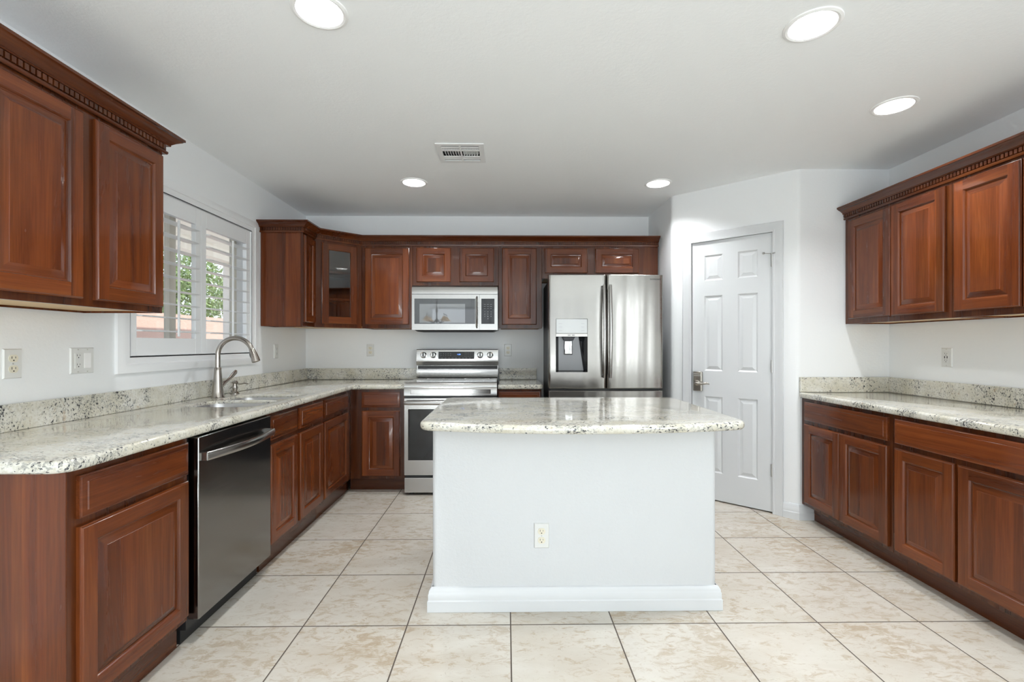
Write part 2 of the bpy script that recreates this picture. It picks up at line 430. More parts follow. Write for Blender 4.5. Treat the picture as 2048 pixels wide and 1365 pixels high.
# room behind the camera
mb = MB(); R0, R1 = REAR, REAR - .12
PX0, PX1, PZ1 = -1.9, 1.1, 2.15; QX0, QX1, QZ0, QZ1 = -3.5, -2.3, .85, 2.15
mb.box(XLL, QX0, R1, R0, 0, ZC); mb.box(QX1, PX0, R1, R0, 0, ZC); mb.box(PX1, XR, R1, R0, 0, ZC)
mb.box(PX0, PX1, R1, R0, PZ1, ZC); mb.box(QX0, QX1, R1, R0, QZ1, ZC); mb.box(QX0, QX1, R1, R0, 0, QZ0)
struct('wall_rear', mb, WALL, smooth=False)
mb = MB(); SY0, SY1, SZ0, SZ1 = -2.7, -.5, .7, 2.2
mb.box(XLL - .12, XLL, REAR, SY0, 0, ZC); mb.box(XLL - .12, XLL, SY1, .24, 0, ZC); mb.box(XLL - .12, XLL, SY0, SY1, 0, SZ0); mb.box(XLL - .12, XLL, SY0, SY1, SZ1, ZC)
struct('wall_dining', mb, WALL, smooth=False)
struct('wall_return', MB().box(XLL, XL - T, .1, .24, 0, ZC), WALL, smooth=False)

def window_grid(name, n, x0, x1, z0, z1, nx, nz, loc, rz):
    r = bpy.data.objects.new(name, None); COL.objects.link(r); r.location = loc; r.rotation_euler = (0, 0, rz); r['kind'] = 'structure'
    f = MB(); w_ = .05
    f.box(x0, x1, 0, .06, z0, z0 + w_); f.box(x0, x1, 0, .06, z1 - w_, z1); f.box(x0, x0 + w_, 0, .06, z0 + w_, z1 - w_); f.box(x1 - w_, x1, 0, .06, z0 + w_, z1 - w_)
    for i in range(1, nx):
        x = x0 + (x1 - x0) * i / nx; f.box(x - .02, x + .02, .005, .055, z0 + w_, z1 - w_)
    for i in range(1, nz):
        z = z0 + (z1 - z0) * i / nz; f.box(x0 + w_, x1 - w_, .01, .05, z - .012, z + .012)
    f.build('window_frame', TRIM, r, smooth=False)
    MB().box(x0 + w_, x1 - w_, .028, .032, z0 + w_, z1 - w_).build('pane', GLASS, r, smooth=False)
    return r
window_grid('window_2', 2, PX0, PX1, .0, PZ1, 2, 1, (0, REAR - .09, 0), 0)
window_grid('window_3', 3, QX0, QX1, QZ0, QZ1, 2, 3, (0, REAR - .09, 0), 0)
window_grid('added_window', 5, -RY1, -RY0, RZ0, RZ1, 2, 3, (XR + .03, 0, 0), -PI / 2)  # unseen window, added to bring light onto the left side
window_grid('window_4', 4, SY0, SY1, SZ0, SZ1, 2, 3, (XLL - .03, 0, 0), PI / 2)

# ------------------------------------------------------------------ baseboards
BP = [(0, 0), (.020, 0), (.020, .048), (.0165, .053), (.0165, .078), (.0135, .083), (.0135, .092), (.006, .105), (0, .108)]
mb = MB()
j0 = A + d * (DL - .092)
mb.sweep([tuple(j0), tuple(B), (2.135, B.y)], BP)
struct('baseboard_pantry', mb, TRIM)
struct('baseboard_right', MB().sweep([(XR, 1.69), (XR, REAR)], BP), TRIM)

# ------------------------------------------------------------------ doors & cabinet parts
def door_leaf(par, x0, x1, z0, z1, pane=False, fw=.054, t=.019):
    r = (x0, x1, z0, z1); mb = MB()
    mb.rings([inset(r, 0, -.001), inset(r, 0, -.0125), inset(r, .003, -.0138), inset(r, .004, -.0165), inset(r, .007, -t)], 1, 0, cap=False)
    a, y = .007, -t
    X0, X1, Z0, Z1 = x0 + a, x1 - a, z0 + a, z1 - a; I0, I1, K0, K1 = x0 + fw, x1 - fw, z0 + fw, z1 - fw
    q = lambda p0, p1, q0, q1: [(p0, y, q0), (p1, y, q0), (p1, y, q1), (p0, y, q1)]
    mb.add(q(X0, I0, Z0, Z1), [(0, 1, 2, 3)], 0); mb.add(q(I1, X1, Z0, Z1), [(0, 1, 2, 3)], 0)
    mb.add(q(I0, I1, Z0, K0), [(0, 1, 2, 3)], 1); mb.add(q(I0, I1, K1, Z1), [(0, 1, 2, 3)], 1)
    if pane:
        mb.rings([inset(r, fw, -t), inset(r, fw + .006, -.013), inset(r, fw + .006, -.002)], 1, 0, cap=False)
        mb.rings([inset(r, fw + .006, -.001), inset(r, 0, -.001)], 1, 0, cap=False)
        d_ = mb.build('door', [WV, WH], par, fix=False)
        g = MB().box(x0 + fw, x1 - fw, -.0085, -.0055, z0 + fw, z1 - fw).build('glass_pane', CABGLASS, d_, smooth=False)
        return d_
    mb.rings([inset(r, fw, -t), inset(r, fw + .0025, -.0165), inset(r, fw + .005, -.011), inset(r, fw + .009, -.0095), inset(r, fw + .009, -.004)], 1, 0, cap=False)
    d_ = mb.build('door', [WV, WH], par, fix=False)
    f2 = fw + .009; bw = .027 if (x1 - x0) > .2 and (z1 - z0) > .25 else .022
    MB().rings([inset(r, f2, -.003), inset(r, f2, -.0085), inset(r, f2 + .002, -.009), inset(r, f2 + bw, -.0172), inset(r, f2 + bw + .0008, -.0182)], 1, 0, mc=0).build('raised_panel', [WV, WH], d_, fix=False)
    return d_
def drawer_front(par, x0, x1, z0, z1, name='drawer'):
    r = (x0, x1, z0, z1)
    return MB().rings([inset(r, 0, -.001), inset(r, 0, -.0125), inset(r, .003, -.0135), inset(r, .005, -.0155), inset(r, .017, -.0165), inset(r, .0205, -.0175), inset(r, .022, -.0215)], 0, 0, mc=0).build(name, WH, par, fix=False)
def carcass(par, w, dp, z0, z1, top=True, zb=None):
    t = .018; zb = z0 if zb is None else zb
    m = MB().box(.001, t, .02, dp, zb, z1).box(w - t, w - .001, .02, dp, zb, z1).box(t, w - t, dp - .01, dp, zb, z1)
    if top: m.box(t, w - t, .02, dp - .01, z1 - t, z1)
    return m.build('carcass', WV, par, smooth=False)
def cabinet(name, label, loc, rz, w, dp, z0, z1, doors, drawers=(), base=False, group=None, toe_ext=(0, 0), toe=.075, end=False):
    t = thing(name, label, 'cabinet', loc, rz, group)
    carcass(t, w, dp, z0, z1, top=not base)
    f = MB().box(.0005, w - .0005, 0, .0195, z0, z1).build('face_frame', WF, t, smooth=False, bevel=.001)
    if end: MB().box(-.004, .0008, .0, dp, .001, z1).build('side_panel', WV, t, smooth=False, bevel=.001)
    if base:
        MB().box(.02, w - .02, .02, dp - .012, z0 + .005, z0 + .02).build('bottom_panel', WV, t, smooth=False)
        MB().box(toe_ext[0], w + toe_ext[1], toe, toe + .015, .001, z0 - .0005).build('toe_kick', WT, t, smooth=False)
    else:
        MB().box(.019, w - .019, .0205, dp - .011, z0 + .008, z0 + .02).build('bottom_panel', MAPLE, t, smooth=False)
    for q in doors: door_leaf(t, *q)
    for q in drawers: drawer_front(t, *q)
    return t
Z0U, Z1U = 1.36, 2.10; DU = (1.392, 2.068)
Z0B, Z1B = .112, .848; DB = (.135, .675); DR = (.70, .828)
FB, FL, FLU, FRU, FRB = 3.868, -1.28, -1.553, 2.363, 2.058
g1 = 'cherry upper cabinets'; g2 = 'cherry base cabinets'
# left wall
cabinet('wall_cabinet', 'large two-door cherry wall cabinet at left, nearest the camera, beside the shuttered window', (FLU, 1.37, 0), PI / 2, .765, .342, Z0U, Z1U,
        [(.006, .355, 1.385, 2.066), (.407, .752, 1.385, 2.066)])
cabinet('base_cabinet', 'cherry base cabinet at the near end of the left counter, left of the dishwasher', (FL, 1.38, 0), PI / 2, .515, .615, Z0B, Z1B,
        [(.028, .503, *DB)], [(.028, .503, *DR)], base=True, toe=.042, end=True)
cabinet('sink_cabinet', 'cherry sink base cabinet with two doors right of the dishwasher', (FL, 2.52, 0), PI / 2, .748, .615, Z0B, Z1B,
        [(.012, .338, *DB), (.373, .738, *DB)], [(.012, .338, *DR), (.373, .738, *DR)], base=True, toe=.042)
cabinet('base_cabinet', 'dark cherry corner base cabinet between the sink cabinet and the back run', (FL, 3.27, 0), PI / 2, .597, .615, Z0B, Z1B,
        [(.012, .5, *DB)], [(.012, .5, *DR)], base=True, toe_ext=(0, .065), toe=.042)
# back wall base
cabinet('base_cabinet', 'cherry base cabinet with one drawer and one door just left of the range', (FL, FB, 0), 0, .452, .593, Z0B, Z1B,
        [(.096, .411, *DB)], [(.096, .411, *DR)], base=True, toe_ext=(-.025, 0))
cabinet('base_cabinet', 'narrow cherry base cabinet between the range and the refrigerator', (-.070, FB, 0), 0, .362, .593, Z0B, Z1B,
        [(.012, .35, *DB)], [(.012, .35, *DR)], base=True)
# back wall uppers
FU = 4.135
cabinet('wall_cabinet', 'single-door cherry wall cabinet left of the microwave', (-1.267, FU, 0), 0, .444, .325, Z0U, Z1U, [(.028, .415, *DU)])
cabinet('wall_cabinet', 'short two-door cherry cabinet directly above the microwave', (-.822, FU, 0), 0, .755, .325, 1.738, Z1U, [(.034, .337, 1.765, 2.068), (.411, .716, 1.765, 2.068)])
cabinet('wall_cabinet', 'narrow tall cherry wall cabinet between microwave and refrigerator', (-.066, FU, 0), 0, .383, .325, Z0U, Z1U, [(.03, .336, *DU)])
cabinet('wall_cabinet', 'short two-door cherry cabinet above the refrigerator', (.318, FU, 0), 0, 1.03, .325, 1.80, Z1U, [(.021, .403, 1.846, 2.066), (.469, .855, 1.846, 2.066)])
# end cabinet on left wall by the corner
cabinet('wall_cabinet', 'narrow cherry wall cabinet with glossy side panel, right of the shuttered window', (-1.57, 3.64, 0), PI / 2, .222, .325, Z0U, Z1U, [(.008, .205, *DU)])
# diagonal glass corner cabinet
P = Vector((-1.57, 3.866)); Q = Vector((-1.269, 4.134)); CA = math.atan2(Q.y - P.y, Q.x - P.x); CL = (Q - P).length
t = thing('corner_cabinet', 'diagonal corner wall cabinet with a glass-paned door', 'cabinet', (P.x, P.y, 0), CA)
Mi = (Matrix.Translation((P.x, P.y, 0)) @ Matrix.Rotation(CA, 4, 'Z')).inverted()
loc2 = lambda x, y: (Mi @ Vector((x, y, 0)))[:2]
foot = [loc2(P.x, P.y + .004), loc2(Q.x - .004, Q.y), loc2(Q.x - .004, YB - .003), loc2(XL + .003, YB - .003), loc2(XL + .003, P.y + .004)]
foot_in = [(foot[0][0] + .012, .022), (foot[1][0] - .012, .022)] + foot[2:]
mb = MB()
def shrink(pl, k):
    cx = sum(p[0] for p in pl) / len(pl); cy = sum(p[1] for p in pl) / len(pl)
    return [(cx + (p[0] - cx) * k, cy + (p[1] - cy) * k) for p in pl]
inn = shrink(foot_in, .955)
for i in (1, 2, 3, 4):
    j = (i + 1) % 5; mb.prism([foot_in[i], foot_in[j], inn[j], inn[i]], Z0U + .02, Z1U)
mb.prism(foot_in, Z1U - .018, Z1U)
mb.build('carcass', WV, t, smooth=False)
MB().prism(inn, Z0U + .008, Z0U + .02).build('bottom_panel', MAPLE, t, smooth=False)
for zs in (1.595, 1.825): MB().prism(shrink(inn, .985), zs, zs + .018).build('shelf', MAPLE if False else WV, t, smooth=False)
gx0, gx1 = .052, .355
MB().box(.0, gx0 + .02, 0, .0195, Z0U, Z1U).box(gx1 - .02, CL, 0, .0195, Z0U, Z1U).box(gx0 + .02, gx1 - .02, 0, .0195, Z0U, 1.42).box(gx0 + .02, gx1 - .02, 0, .0195, 2.04, Z1U).build('face_frame', WF, t, smooth=False, bevel=.001)
door_leaf(t, gx0, gx1, *DU, pane=True)
# right wall
cabinet('wall_cabinet', 'two-door cherry wall cabinet on the right wall, far end in the corner', (FRU, 3.228, 0), -PI / 2, .778, .305, Z0U, Z1U, [(.044, .399, *DU), (.402, .752, *DU)])
cabinet('wall_cabinet', 'glossy cherry wall cabinet at the right edge of the frame, nearer the camera', (FRU, 2.449, 0), -PI / 2, .765, .305, Z0U, Z1U, [(.022, .345, *DU), (.352, .70, *DU)])
cabinet('base_cabinet', 'cherry base cabinet on the right with two doors, beside the pantry wall', (FRB, 3.228, 0), -PI / 2, .768, .61, Z0B, Z1B,
        [(.044, .383, *DB), (.385, .745, *DB)], [(.044, .745, *DR)], base=True)
cabinet('base_cabinet', 'cherry base cabinet at the right edge of the frame, nearer the camera', (FRB, 2.459, 0), -PI / 2, .76, .61, Z0B, Z1B,
        [(.022, .351, *DB), (.366, .73, *DB)], [(.022, .73, *DR)], base=True)

# ------------------------------------------------------------------ crown mouldings
CZ = 2.083
CP = [(0, 0), (.011, 0), (.014, .005), (.014, .012), (.008, .014), (.008, .036), (.020, .037), (.022, .041), (.021, .044), (.026, .048),
      (.034, .055), (.043, .061), (.052, .066), (.056, .070), (.061, .072), (.061, .082), (0, .082)]
def crown(name, label, path, grain):
    t = thing(name, label, 'crown moulding', (0, 0, 0))
    prof = [(a + .001, CZ + b * 1.04) for a, b in CP]
    MB().sweep(path, prof).build('moulding', grain, t)
    mb = MB(); pitch, tw = .0195, .0135
    for i in range(len(path) - 1):
        a = Vector(path[i]); b = Vector(path[i + 1]); L = (b - a).length; dd = (b - a).normalized(); n_ = Vector((dd.y, -dd.x))
        k = int(L / pitch); s0 = (L - k * pitch) / 2
        for j in range(k):
            p = a + dd * (s0 + j * pitch + (pitch - tw) / 2)
            c = [p + n_ * .009, p + dd * tw + n_ * .009, p + dd * tw + n_ * .0185, p + n_ * .0185]
            mb.prism([tuple(x) for x in c], CZ + .0165, CZ + .0365)
    mb.build('dentil_strip', WF, t, smooth=False)
    return t
crown('crown_moulding', 'dentil crown moulding along the top of the big left wall cabinet', [(XL + .003, 1.369), (FLU, 1.369), (FLU, 2.137), (XL + .003, 2.137)], WL)
crown('crown_moulding', 'long dentil crown moulding on the back wall cabinets, turning at the glass corner cabinet',
      [(XL + .003, 3.638), (-1.571, 3.638), (-1.571, 3.865), (-1.268, 4.134), (1.350, 4.134)], WC)
crown('crown_moulding', 'dentil crown moulding along the right wall cabinets', [(FRU, 3.227), (FRU, 1.684)], WL)

# ------------------------------------------------------------------ countertops
CT0, CT1 = .850, .888
sinkA = arcs(rect(-1.725, -1.34, 2.50, 2.785), .075, 8); sinkB = arcs(rect(-1.725, -1.34, 2.825, 3.10), .075, 8)
t = thing('countertop', 'long L-shaped speckled granite countertop along the left and back walls, with sink cutouts', 'countertop')
out = arcs([(XL + .002, 1.335), (-1.245, 1.335), (-1.245, 3.832), (-.826, 3.832), (-.826, YB - .002), (XL + .002, YB - .002)], [0, .06, .02, .012, 0, 0])
slab('granite_top', [out, sinkA, sinkB], CT0, CT1, .013, GR, t)
MB().box(XL + .001, XL + .021, 1.345, YB - .002, CT1 + .0005, .992).box(XL + .0215, -.832, YB - .022, YB - .002, CT1 + .0005, .992).build('backsplash', GR, t, bevel=.002, smooth=False)
t = thing('countertop', 'short granite countertop between the range and the refrigerator', 'countertop')
slab('granite_top', [arcs([(-.068, 3.832), (.306, 3.832), (.306, YB - .002), (-.068, YB - .002)], [.006, .04, 0, 0])], CT0, CT1, .013, GR, t)
MB().box(-.066, .291, YB - .022, YB - .002, CT1 + .0005, .992).build('backsplash', GR, t, bevel=.002, smooth=False)
t = thing('countertop', 'granite countertop on the right-hand base cabinets under the USB outlet', 'countertop')
slab('granite_top', [arcs([(XR - .002, YF - .002), (2.026, YF - .002), (2.026, 1.67), (XR - .002, 1.67)], [0, .03, .03, 0])], CT0, CT1, .013, GR, t)
MB().box(XR - .021, XR - .001, 1.68, YF - .002, CT1 + .0005, .992).box(2.037, XR - .0215, YF - .022, YF - .002, CT1 + .0005, .992).build('backsplash', GR, t, bevel=.002, smooth=False)

# ------------------------------------------------------------------ island
IX0, IX1, IY0, IY1 = -.338, .972, 2.148, 2.86
t = thing('kitchen_island', 'white textured kitchen island base with stepped baseboard', 'kitchen island', (.317, 2.5, 0))
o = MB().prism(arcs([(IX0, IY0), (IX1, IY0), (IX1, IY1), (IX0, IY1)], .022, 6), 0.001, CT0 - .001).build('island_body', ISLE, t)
o.matrix_parent_inverse = Matrix.Translation((-.317, -2.5, 0))
base_path = [(IX0, IY1), (IX0, IY0), (IX1, IY0), (IX1, IY1)]
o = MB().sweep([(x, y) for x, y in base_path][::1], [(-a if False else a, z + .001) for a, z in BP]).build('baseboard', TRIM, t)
o.matrix_parent_inverse = Matrix.Translation((-.317, -2.5, 0))
fr = []
for i in range(25):
    u = i / 24; fr.append((-.375 + u * 1.42, 2.00 - .10 * (1 - (2 * u - 1) ** 2)))
pl = fr + [(1.045, 2.93), (-.375, 2.93)]
rd = [.07] + [0] * 23 + [.07] + [.06, .06]
tag(slab('countertop', [arcs(pl, rd, 8)], CT0, CT1, .0165, GR), 'bow-fronted granite slab on top of the white island', 'countertop')

# ------------------------------------------------------------------ sink, faucet, soap dispenser
t = thing('kitchen_sink', 'undermount double-bowl stainless sink in the left countertop', 'sink', (-1.53, 2.8, .70))
for poly in (sinkA, sinkB):
    cx = sum(p[0] for p in poly) / len(poly); cy = sum(p[1] for p in poly) / len(poly)
    def rr(k, z): return [(cx + (p[0] - cx) * k, cy + (p[1] - cy) * k, z) for p in poly]
    n = len(poly); L_ = [(1.03, CT0 - .0015), (.985, CT0 - .0015), (.985, CT1 - .019), (.978, CT1 - .017), (.972, CT1 - .019), (.965, CT0 - .03), (.95, .73), (.90, .708), (.8, .70), (.15, .697)]
    vs = []; [vs.extend(rr(*q)) for q in L_]
    fs = [(k * n + i, k * n + (i + 1) % n, (k + 1) * n + (i + 1) % n, (k + 1) * n + i) for k in range(len(L_) - 1) for i in range(n)] + [[(len(L_) - 1) * n + i for i in range(n)]]
    o = MB().add(vs, fs).build('bowl', SINKM, t, fix=False); o.matrix_parent_inverse = Matrix.Translation((1.53, -2.8, -.70))
    o = MB().lathe([(.0, .0), (.04, .0), (.043, .004), (.03, .003), (.0, .002)], (cx, cy, .6975), 24).build('drain', CHROME, t); o.matrix_parent_inverse = Matrix.Translation((1.53, -2.8, -.70))
t = thing('faucet', 'brushed nickel gooseneck faucet with side lever behind the sink', 'faucet', (-1.79, 2.93, CT1))
MB().lathe([(.0, .0), (.037, .0), (.038, .004), (.034, .012), (.030, .05), (.0245, .11), (.0205, .165), (.0195, .184), (.017, .188), (0, .188)], n=36).build('faucet_body', NICKEL, t)
path = [(0, 0, z) for z in (.18, .21, .24)]; cx_, cz_, r_ = .108, .262, .108
for i in range(0, 25):
    a = math.radians(180 - i * 6.6); path.append((cx_ + r_ * math.cos(a), 0, cz_ + r_ * math.sin(a)))
MB().tube(path, .0142, 20, up=(0, 1, 0)).build('spout', NICKEL, t)
e = Vector(path[-1]); a = math.radians(180 - 24 * 6.6); tn = Vector((math.sin(a), 0, -math.cos(a)))
hp = [e - tn * .002, e + tn * .004, e + tn * .03 + Vector((.001, 0, 0)), e + tn * .062 + Vector((.0, 0, -.002)), e + tn * .078 + Vector((-.001, 0, -.004)), e + tn * .081 + Vector((-.001, 0, -.004))]
sh = MB().tube(hp, [.0148, .0165, .0195, .0235, .0245, .019], 20, up=(0, 1, 0)).build('spray_head', NICKEL, t)
pb = e + tn * .045 + Vector((-.020, 0, .0)); MB().tube([pb + tn * -.016 + Vector((.001, 0, 0)), pb, pb + tn * .014 + Vector((-.002, 0, 0))], [(.006, .003), (.008, .005), (.006, .004)], 10, up=(0, 1, 0)).build('spray_button', BLACK, sh)
lv = [(0, .018, .062), (0, .040, .078), (0, .062, .086), (0, .088, .094), (0, .125, .112), (0, .165, .134), (0, .195, .150), (0, .203, .154)]
MB().tube(lv, [(.018, .018), (.017, .017), (.014, .013), (.010, .008), (.011, .0075), (.016, .008), (.015, .0075), (.006, .005)], 18, up=(1, 0, 0)).build('lever', NICKEL, t)
t = thing('soap_dispenser', 'small nickel soap dispenser pump right of the faucet', 'soap dispenser', (-1.82, 3.165, CT1))
MB().lathe([(0, 0), (.028, 0), (.028, .003), (.019, .010), (.0135, .018), (.0155, .032), (.0165, .045), (.013, .060), (.012, .068), (.019, .072), (.020, .080), (.012, .087), (0, .088)], n=28).build('pump_body', NICKEL, t)
MB().tube([(.008, 0, .068), (.04, .0, .066), (.065, .0, .071), (.088, 0, .066)], [.0055, .005, .0045, .0038], 12, up=(0, 1, 0)).build('nozzle', NICKEL, t)

# ------------------------------------------------------------------ outlets
def plate_mesh(w, h, t=.006):
    r = (-w / 2, w / 2, -h / 2, h / 2)
    return MB().rings([inset(r, 0, 0), inset(r, .0005, -t * .4), inset(r, .004, -t)], 0, 0)
def disc(r, x, z, y0, y1, n=20, flat=0.0, mb=None):
    mb = mb or MB(); pts = []
    for i in range(n):
        a = 2 * PI * i / n; pts.append((x + r * math.cos(a), z + max(-r + flat, min(r - flat, r * math.sin(a)))))
    vs = [(p[0], y0, p[1]) for p in pts] + [(p[0], y1, p[1]) for p in pts]
    return mb.add(vs, [list(range(n))[::-1], list(range(n, 2 * n))] + [(i, (i + 1) % n, n + (i + 1) % n, n + i) for i in range(n)])
SCREW = plain('screw', (.55, .54, .5), .35, .6)
def slots(cz):
    m = MB().box(-.0078, -.0058, -.0091, -.0083, cz - .001, cz + .008).box(.0058, .0074, -.0091, -.0083, cz, cz + .007)
    return disc(.0026, 0, cz - .0075, -.0091, -.0083, 12, mb=m)
def outlet(label, loc, rz):
    t = thing('outlet', label, 'electrical outlet', loc, rz)
    plate_mesh(.070, .115).build('plate', PLATE, t)
    for cz in (.0205, -.0205):
        o = disc(.0172, 0, cz, -.0055, -.0085, 28, flat=.003).build('receptacle', IVORY, t)
        slots(cz).build('slots', BLACK, o, smooth=False)
    disc(.0028, 0, 0, -.0058, -.0072, 12).build('screw', SCREW, t)
    return t
outlet('white duplex outlet at the far left edge, above the left counter', (XL, 1.822, 1.145), PI / 2)
outlet('white duplex outlet on the back wall, left of the range', (-1.288, YB, 1.163), 0)
outlet('white duplex outlet on the back wall, between range and refrigerator', (.019, YB, 1.163), 0)
outlet('white duplex outlet low on the front of the white island', (.163, IY0, .342), 0)
def gfci(t, x, usb=False):
    o = MB().rings([(x - .0165, x + .0165, -.0335, .0335, -.005), (x - .0165, x + .0165, -.0335, .0335, -.0075), (x - .0155, x + .0155, -.0325, .0325, -.0082)], 0, 0).build('receptacle', PLATE, t)
    m = MB()
    for cz in (.021, -.019):
        m.box(x - .0075, x - .006, -.009, -.008, cz - .001, cz + .007); m.box(x + .0055, x + .007, -.009, -.008, cz, cz + .006); disc(.0024, x, cz - .007, -.009, -.008, 12, mb=m)
    if usb: m.box(x - .011, x - .006, -.009, -.008, -.0055, .0085).box(x + .005, x + .010, -.009, -.008, -.0055, .0085)
    m.build('slots', BLACK, o, smooth=False)
    if not usb: MB().box(x - .006, x + .006, -.0092, -.008, .0005, .0035).box(x - .006, x + .006, -.0092, -.008, -.0035, -.0005).build('test_button', PLATE, o, smooth=False)
t = thing('outlet', 'double plate with outlet and rocker switch, left of the shuttered window', 'electrical outlet', (XL, 2.118, 1.147), PI / 2)
plate_mesh(.117, .116).build('plate', PLATE, t); gfci(t, -.023)
MB().rings([(.0065, .0395, -.0335, .0335, -.005), (.0065, .0395, -.0335, .0335, -.0078)], 0, 0).build('switch_rocker', plain('switch_white', (.88, .88, .88), .25), t)
m = MB(); [disc(.0028, x, z, -.0058, -.007, 12, mb=m) for x in (-.023, .023) for z in (.049, -.049)]; m.build('screw', SCREW, t)
t = thing('outlet', 'white outlet on the left wall under the narrow cabinet, near the corner', 'electrical outlet', (XL, 3.885, 1.162), PI / 2)
plate_mesh(.070, .115).build('plate', PLATE, t); gfci(t, 0)
t = thing('outlet', 'white outlet with USB ports on the right wall above the counter', 'electrical outlet', (XR, 2.80, 1.140), -PI / 2)
plate_mesh(.070, .115).build('plate', PLATE, t); gfci(t, 0, True)
m = MB(); [disc(.0028, 0, z, -.0058, -.007, 12, mb=m) for z in (.049, -.049)]; m.build('screw', SCREW, t)

# ------------------------------------------------------------------ ceiling lights and vent
LENS = emit('lamp_lens', (1, .985, .96), 9.0); CANW = plain('can_white', (.9, .9, .9), .4)
names = ['recessed ceiling light cut by the top edge, left of centre', 'recessed ceiling light at upper right, nearest the camera', 'recessed ceiling light over the right-hand cabinets',
         'small far recessed ceiling light, left of the air vent row, in front of the microwave', 'small far recessed ceiling light in front of the refrigerator']
first = None
for (x, y), lb in zip(CANS, names):
    if first is None:
        t = first = thing('recessed_light', lb, 'ceiling light', (x, y, ZC), 0, 'recessed ceiling lights')
        MB().lathe([(.0825, .002), (.0815, -.004), (.090, -.007), (.099, -.004), (.1005, -.0005), (.1005, .0), (.0825, .002)], n=48, caps=False).build('trim_ring', CANW, t)
        MB().lathe([(.0815, -.003), (.078, .004), (.062, .045), (.062, .05), (.0835, .052), (.0835, .0), (.0815, -.003)], n=48, caps=False).build('reflector', CANW, t)
        MB().lathe([(.0, .043), (.0615, .043), (.0615, .048), (.0, .048)], n=40, caps=False).build('lens', LENS, t)
    else: dup(first, (x, y, ZC), 0, lb)
    area('can_lamp', (x, y, ZC + .034), (0, 0, 0), .115, 0, CAN_POWER, (.97, .985, 1), 'DISK', math.radians(120))
x0, x1, y0, y1 = VENT
t = thing('air_vent', 'square white air vent with slatted louvres in the ceiling', 'air vent', ((x0 + x1) / 2, (y0 + y1) / 2, ZC))
hx, hy = (x1 - x0) / 2, (y1 - y0) / 2; b_ = .032
m = MB(); z0, z1 = -.006, -.0005
m.box(-hx, hx, -hy, -hy + b_, z0, z1); m.box(-hx, hx, hy - b_, hy, z0, z1); m.box(-hx, -hx + b_, -hy + b_, hy - b_, z0, z1); m.box(hx - b_, hx, -hy + b_, hy - b_, z0, z1)
m.box(-.006, .006, -hy + b_, hy - b_, z0, z1)
for yy in (-.085, -.048, .055, .085): m.box(-hx + b_, -.0062, yy - .0125, yy + .0125, z0 + .001, z1).box(.0062, hx - b_, yy - .0125, yy + .0125, z0 + .001, z1)
m.build('frame', SHUT, t, bevel=.0012, smooth=False)
m = MB().box(-hx + .031, hx - .031, -hy + .031, hy - .031, .055, .059)
for s in (-1, 1):
    m.box(s * (hx - .034) - .002, s * (hx - .034) + .002, -hy + .031, hy - .031, .004, .055); m.box(-hx + .036, hx - .036, s * (hy - .034) - .002, s * (hy - .034) + .002, .004, .055)
m.build('duct', DARK, t, smooth=False)
for s in (-1, 1):
    for i in range(6):
        xx = s * (.020 + i * .0165)
        Mx = Matrix.Translation((xx, .004, .004)) @ Matrix.Rotation(s * math.radians(38), 4, 'Y')
        MB().box(-.0008, .0008, -.039, .039, -.010, .010, M=Mx).build('slat', SHUT, t, smooth=False)

# ------------------------------------------------------------------ sink window
r = bpy.data.objects.new('window_1', None); COL.objects.link(r); r.location = (XL, 0, 0); r.rotation_euler = (0, 0, PI / 2); r['kind'] = 'structure'
W1 = (WY0, WY1, WZ0, WZ1)
def oins(a, y): return inset(W1, -a, y)
MB().rings([oins(0, .0), oins(0, -.010), oins(.008, -.012), oins(.030, -.014), oins(.034, -.018), oins(.060, -.020), oins(.070, -.016), oins(.078, -.014), oins(.080, -.0)], 0, 0, cap=False).build('window_casing', SHUT, r)
MB().rings([inset(W1, 0, -.010), inset(W1, .0, .14), inset(W1, .006, .14), inset(W1, .006, -.010)], 0, 0, cap=False).build('window_jamb', SHUT, r)
VINYL = plain('window_vinyl', (.62, .58, .50), .4)
MB().rings([inset(W1, .0062, .032), inset(W1, .016, .032), inset(W1, .016, .045), inset(W1, .0062, .045)], 0, 0, cap=False).build('shutter_stop', SHUT, r)
f = MB(); a0, a1, c0, c1 = WY0 + .006, WY1 - .006, WZ0 + .006, WZ1 - .006
for (p0, p1, q0, q1) in ((a0, a1, c0, c0 + .035), (a0, a1, c1 - .035, c1), (a0, a0 + .035, c0, c1), (a1 - .035, a1, c0, c1)): f.box(p0, p1, .10, .135, q0, q1)
f.box(2.80, 2.838, .095, .13, c0, c1).box(2.838, 2.868, .105, .13, c0, c1)
f.build('window_frame', VINYL, r, smooth=False, bevel=.002)
MB().box(a0 + .03, a1 - .03, .118, .122, c0 + .03, c1 - .03).build('pane', GLASS, r, smooth=False)
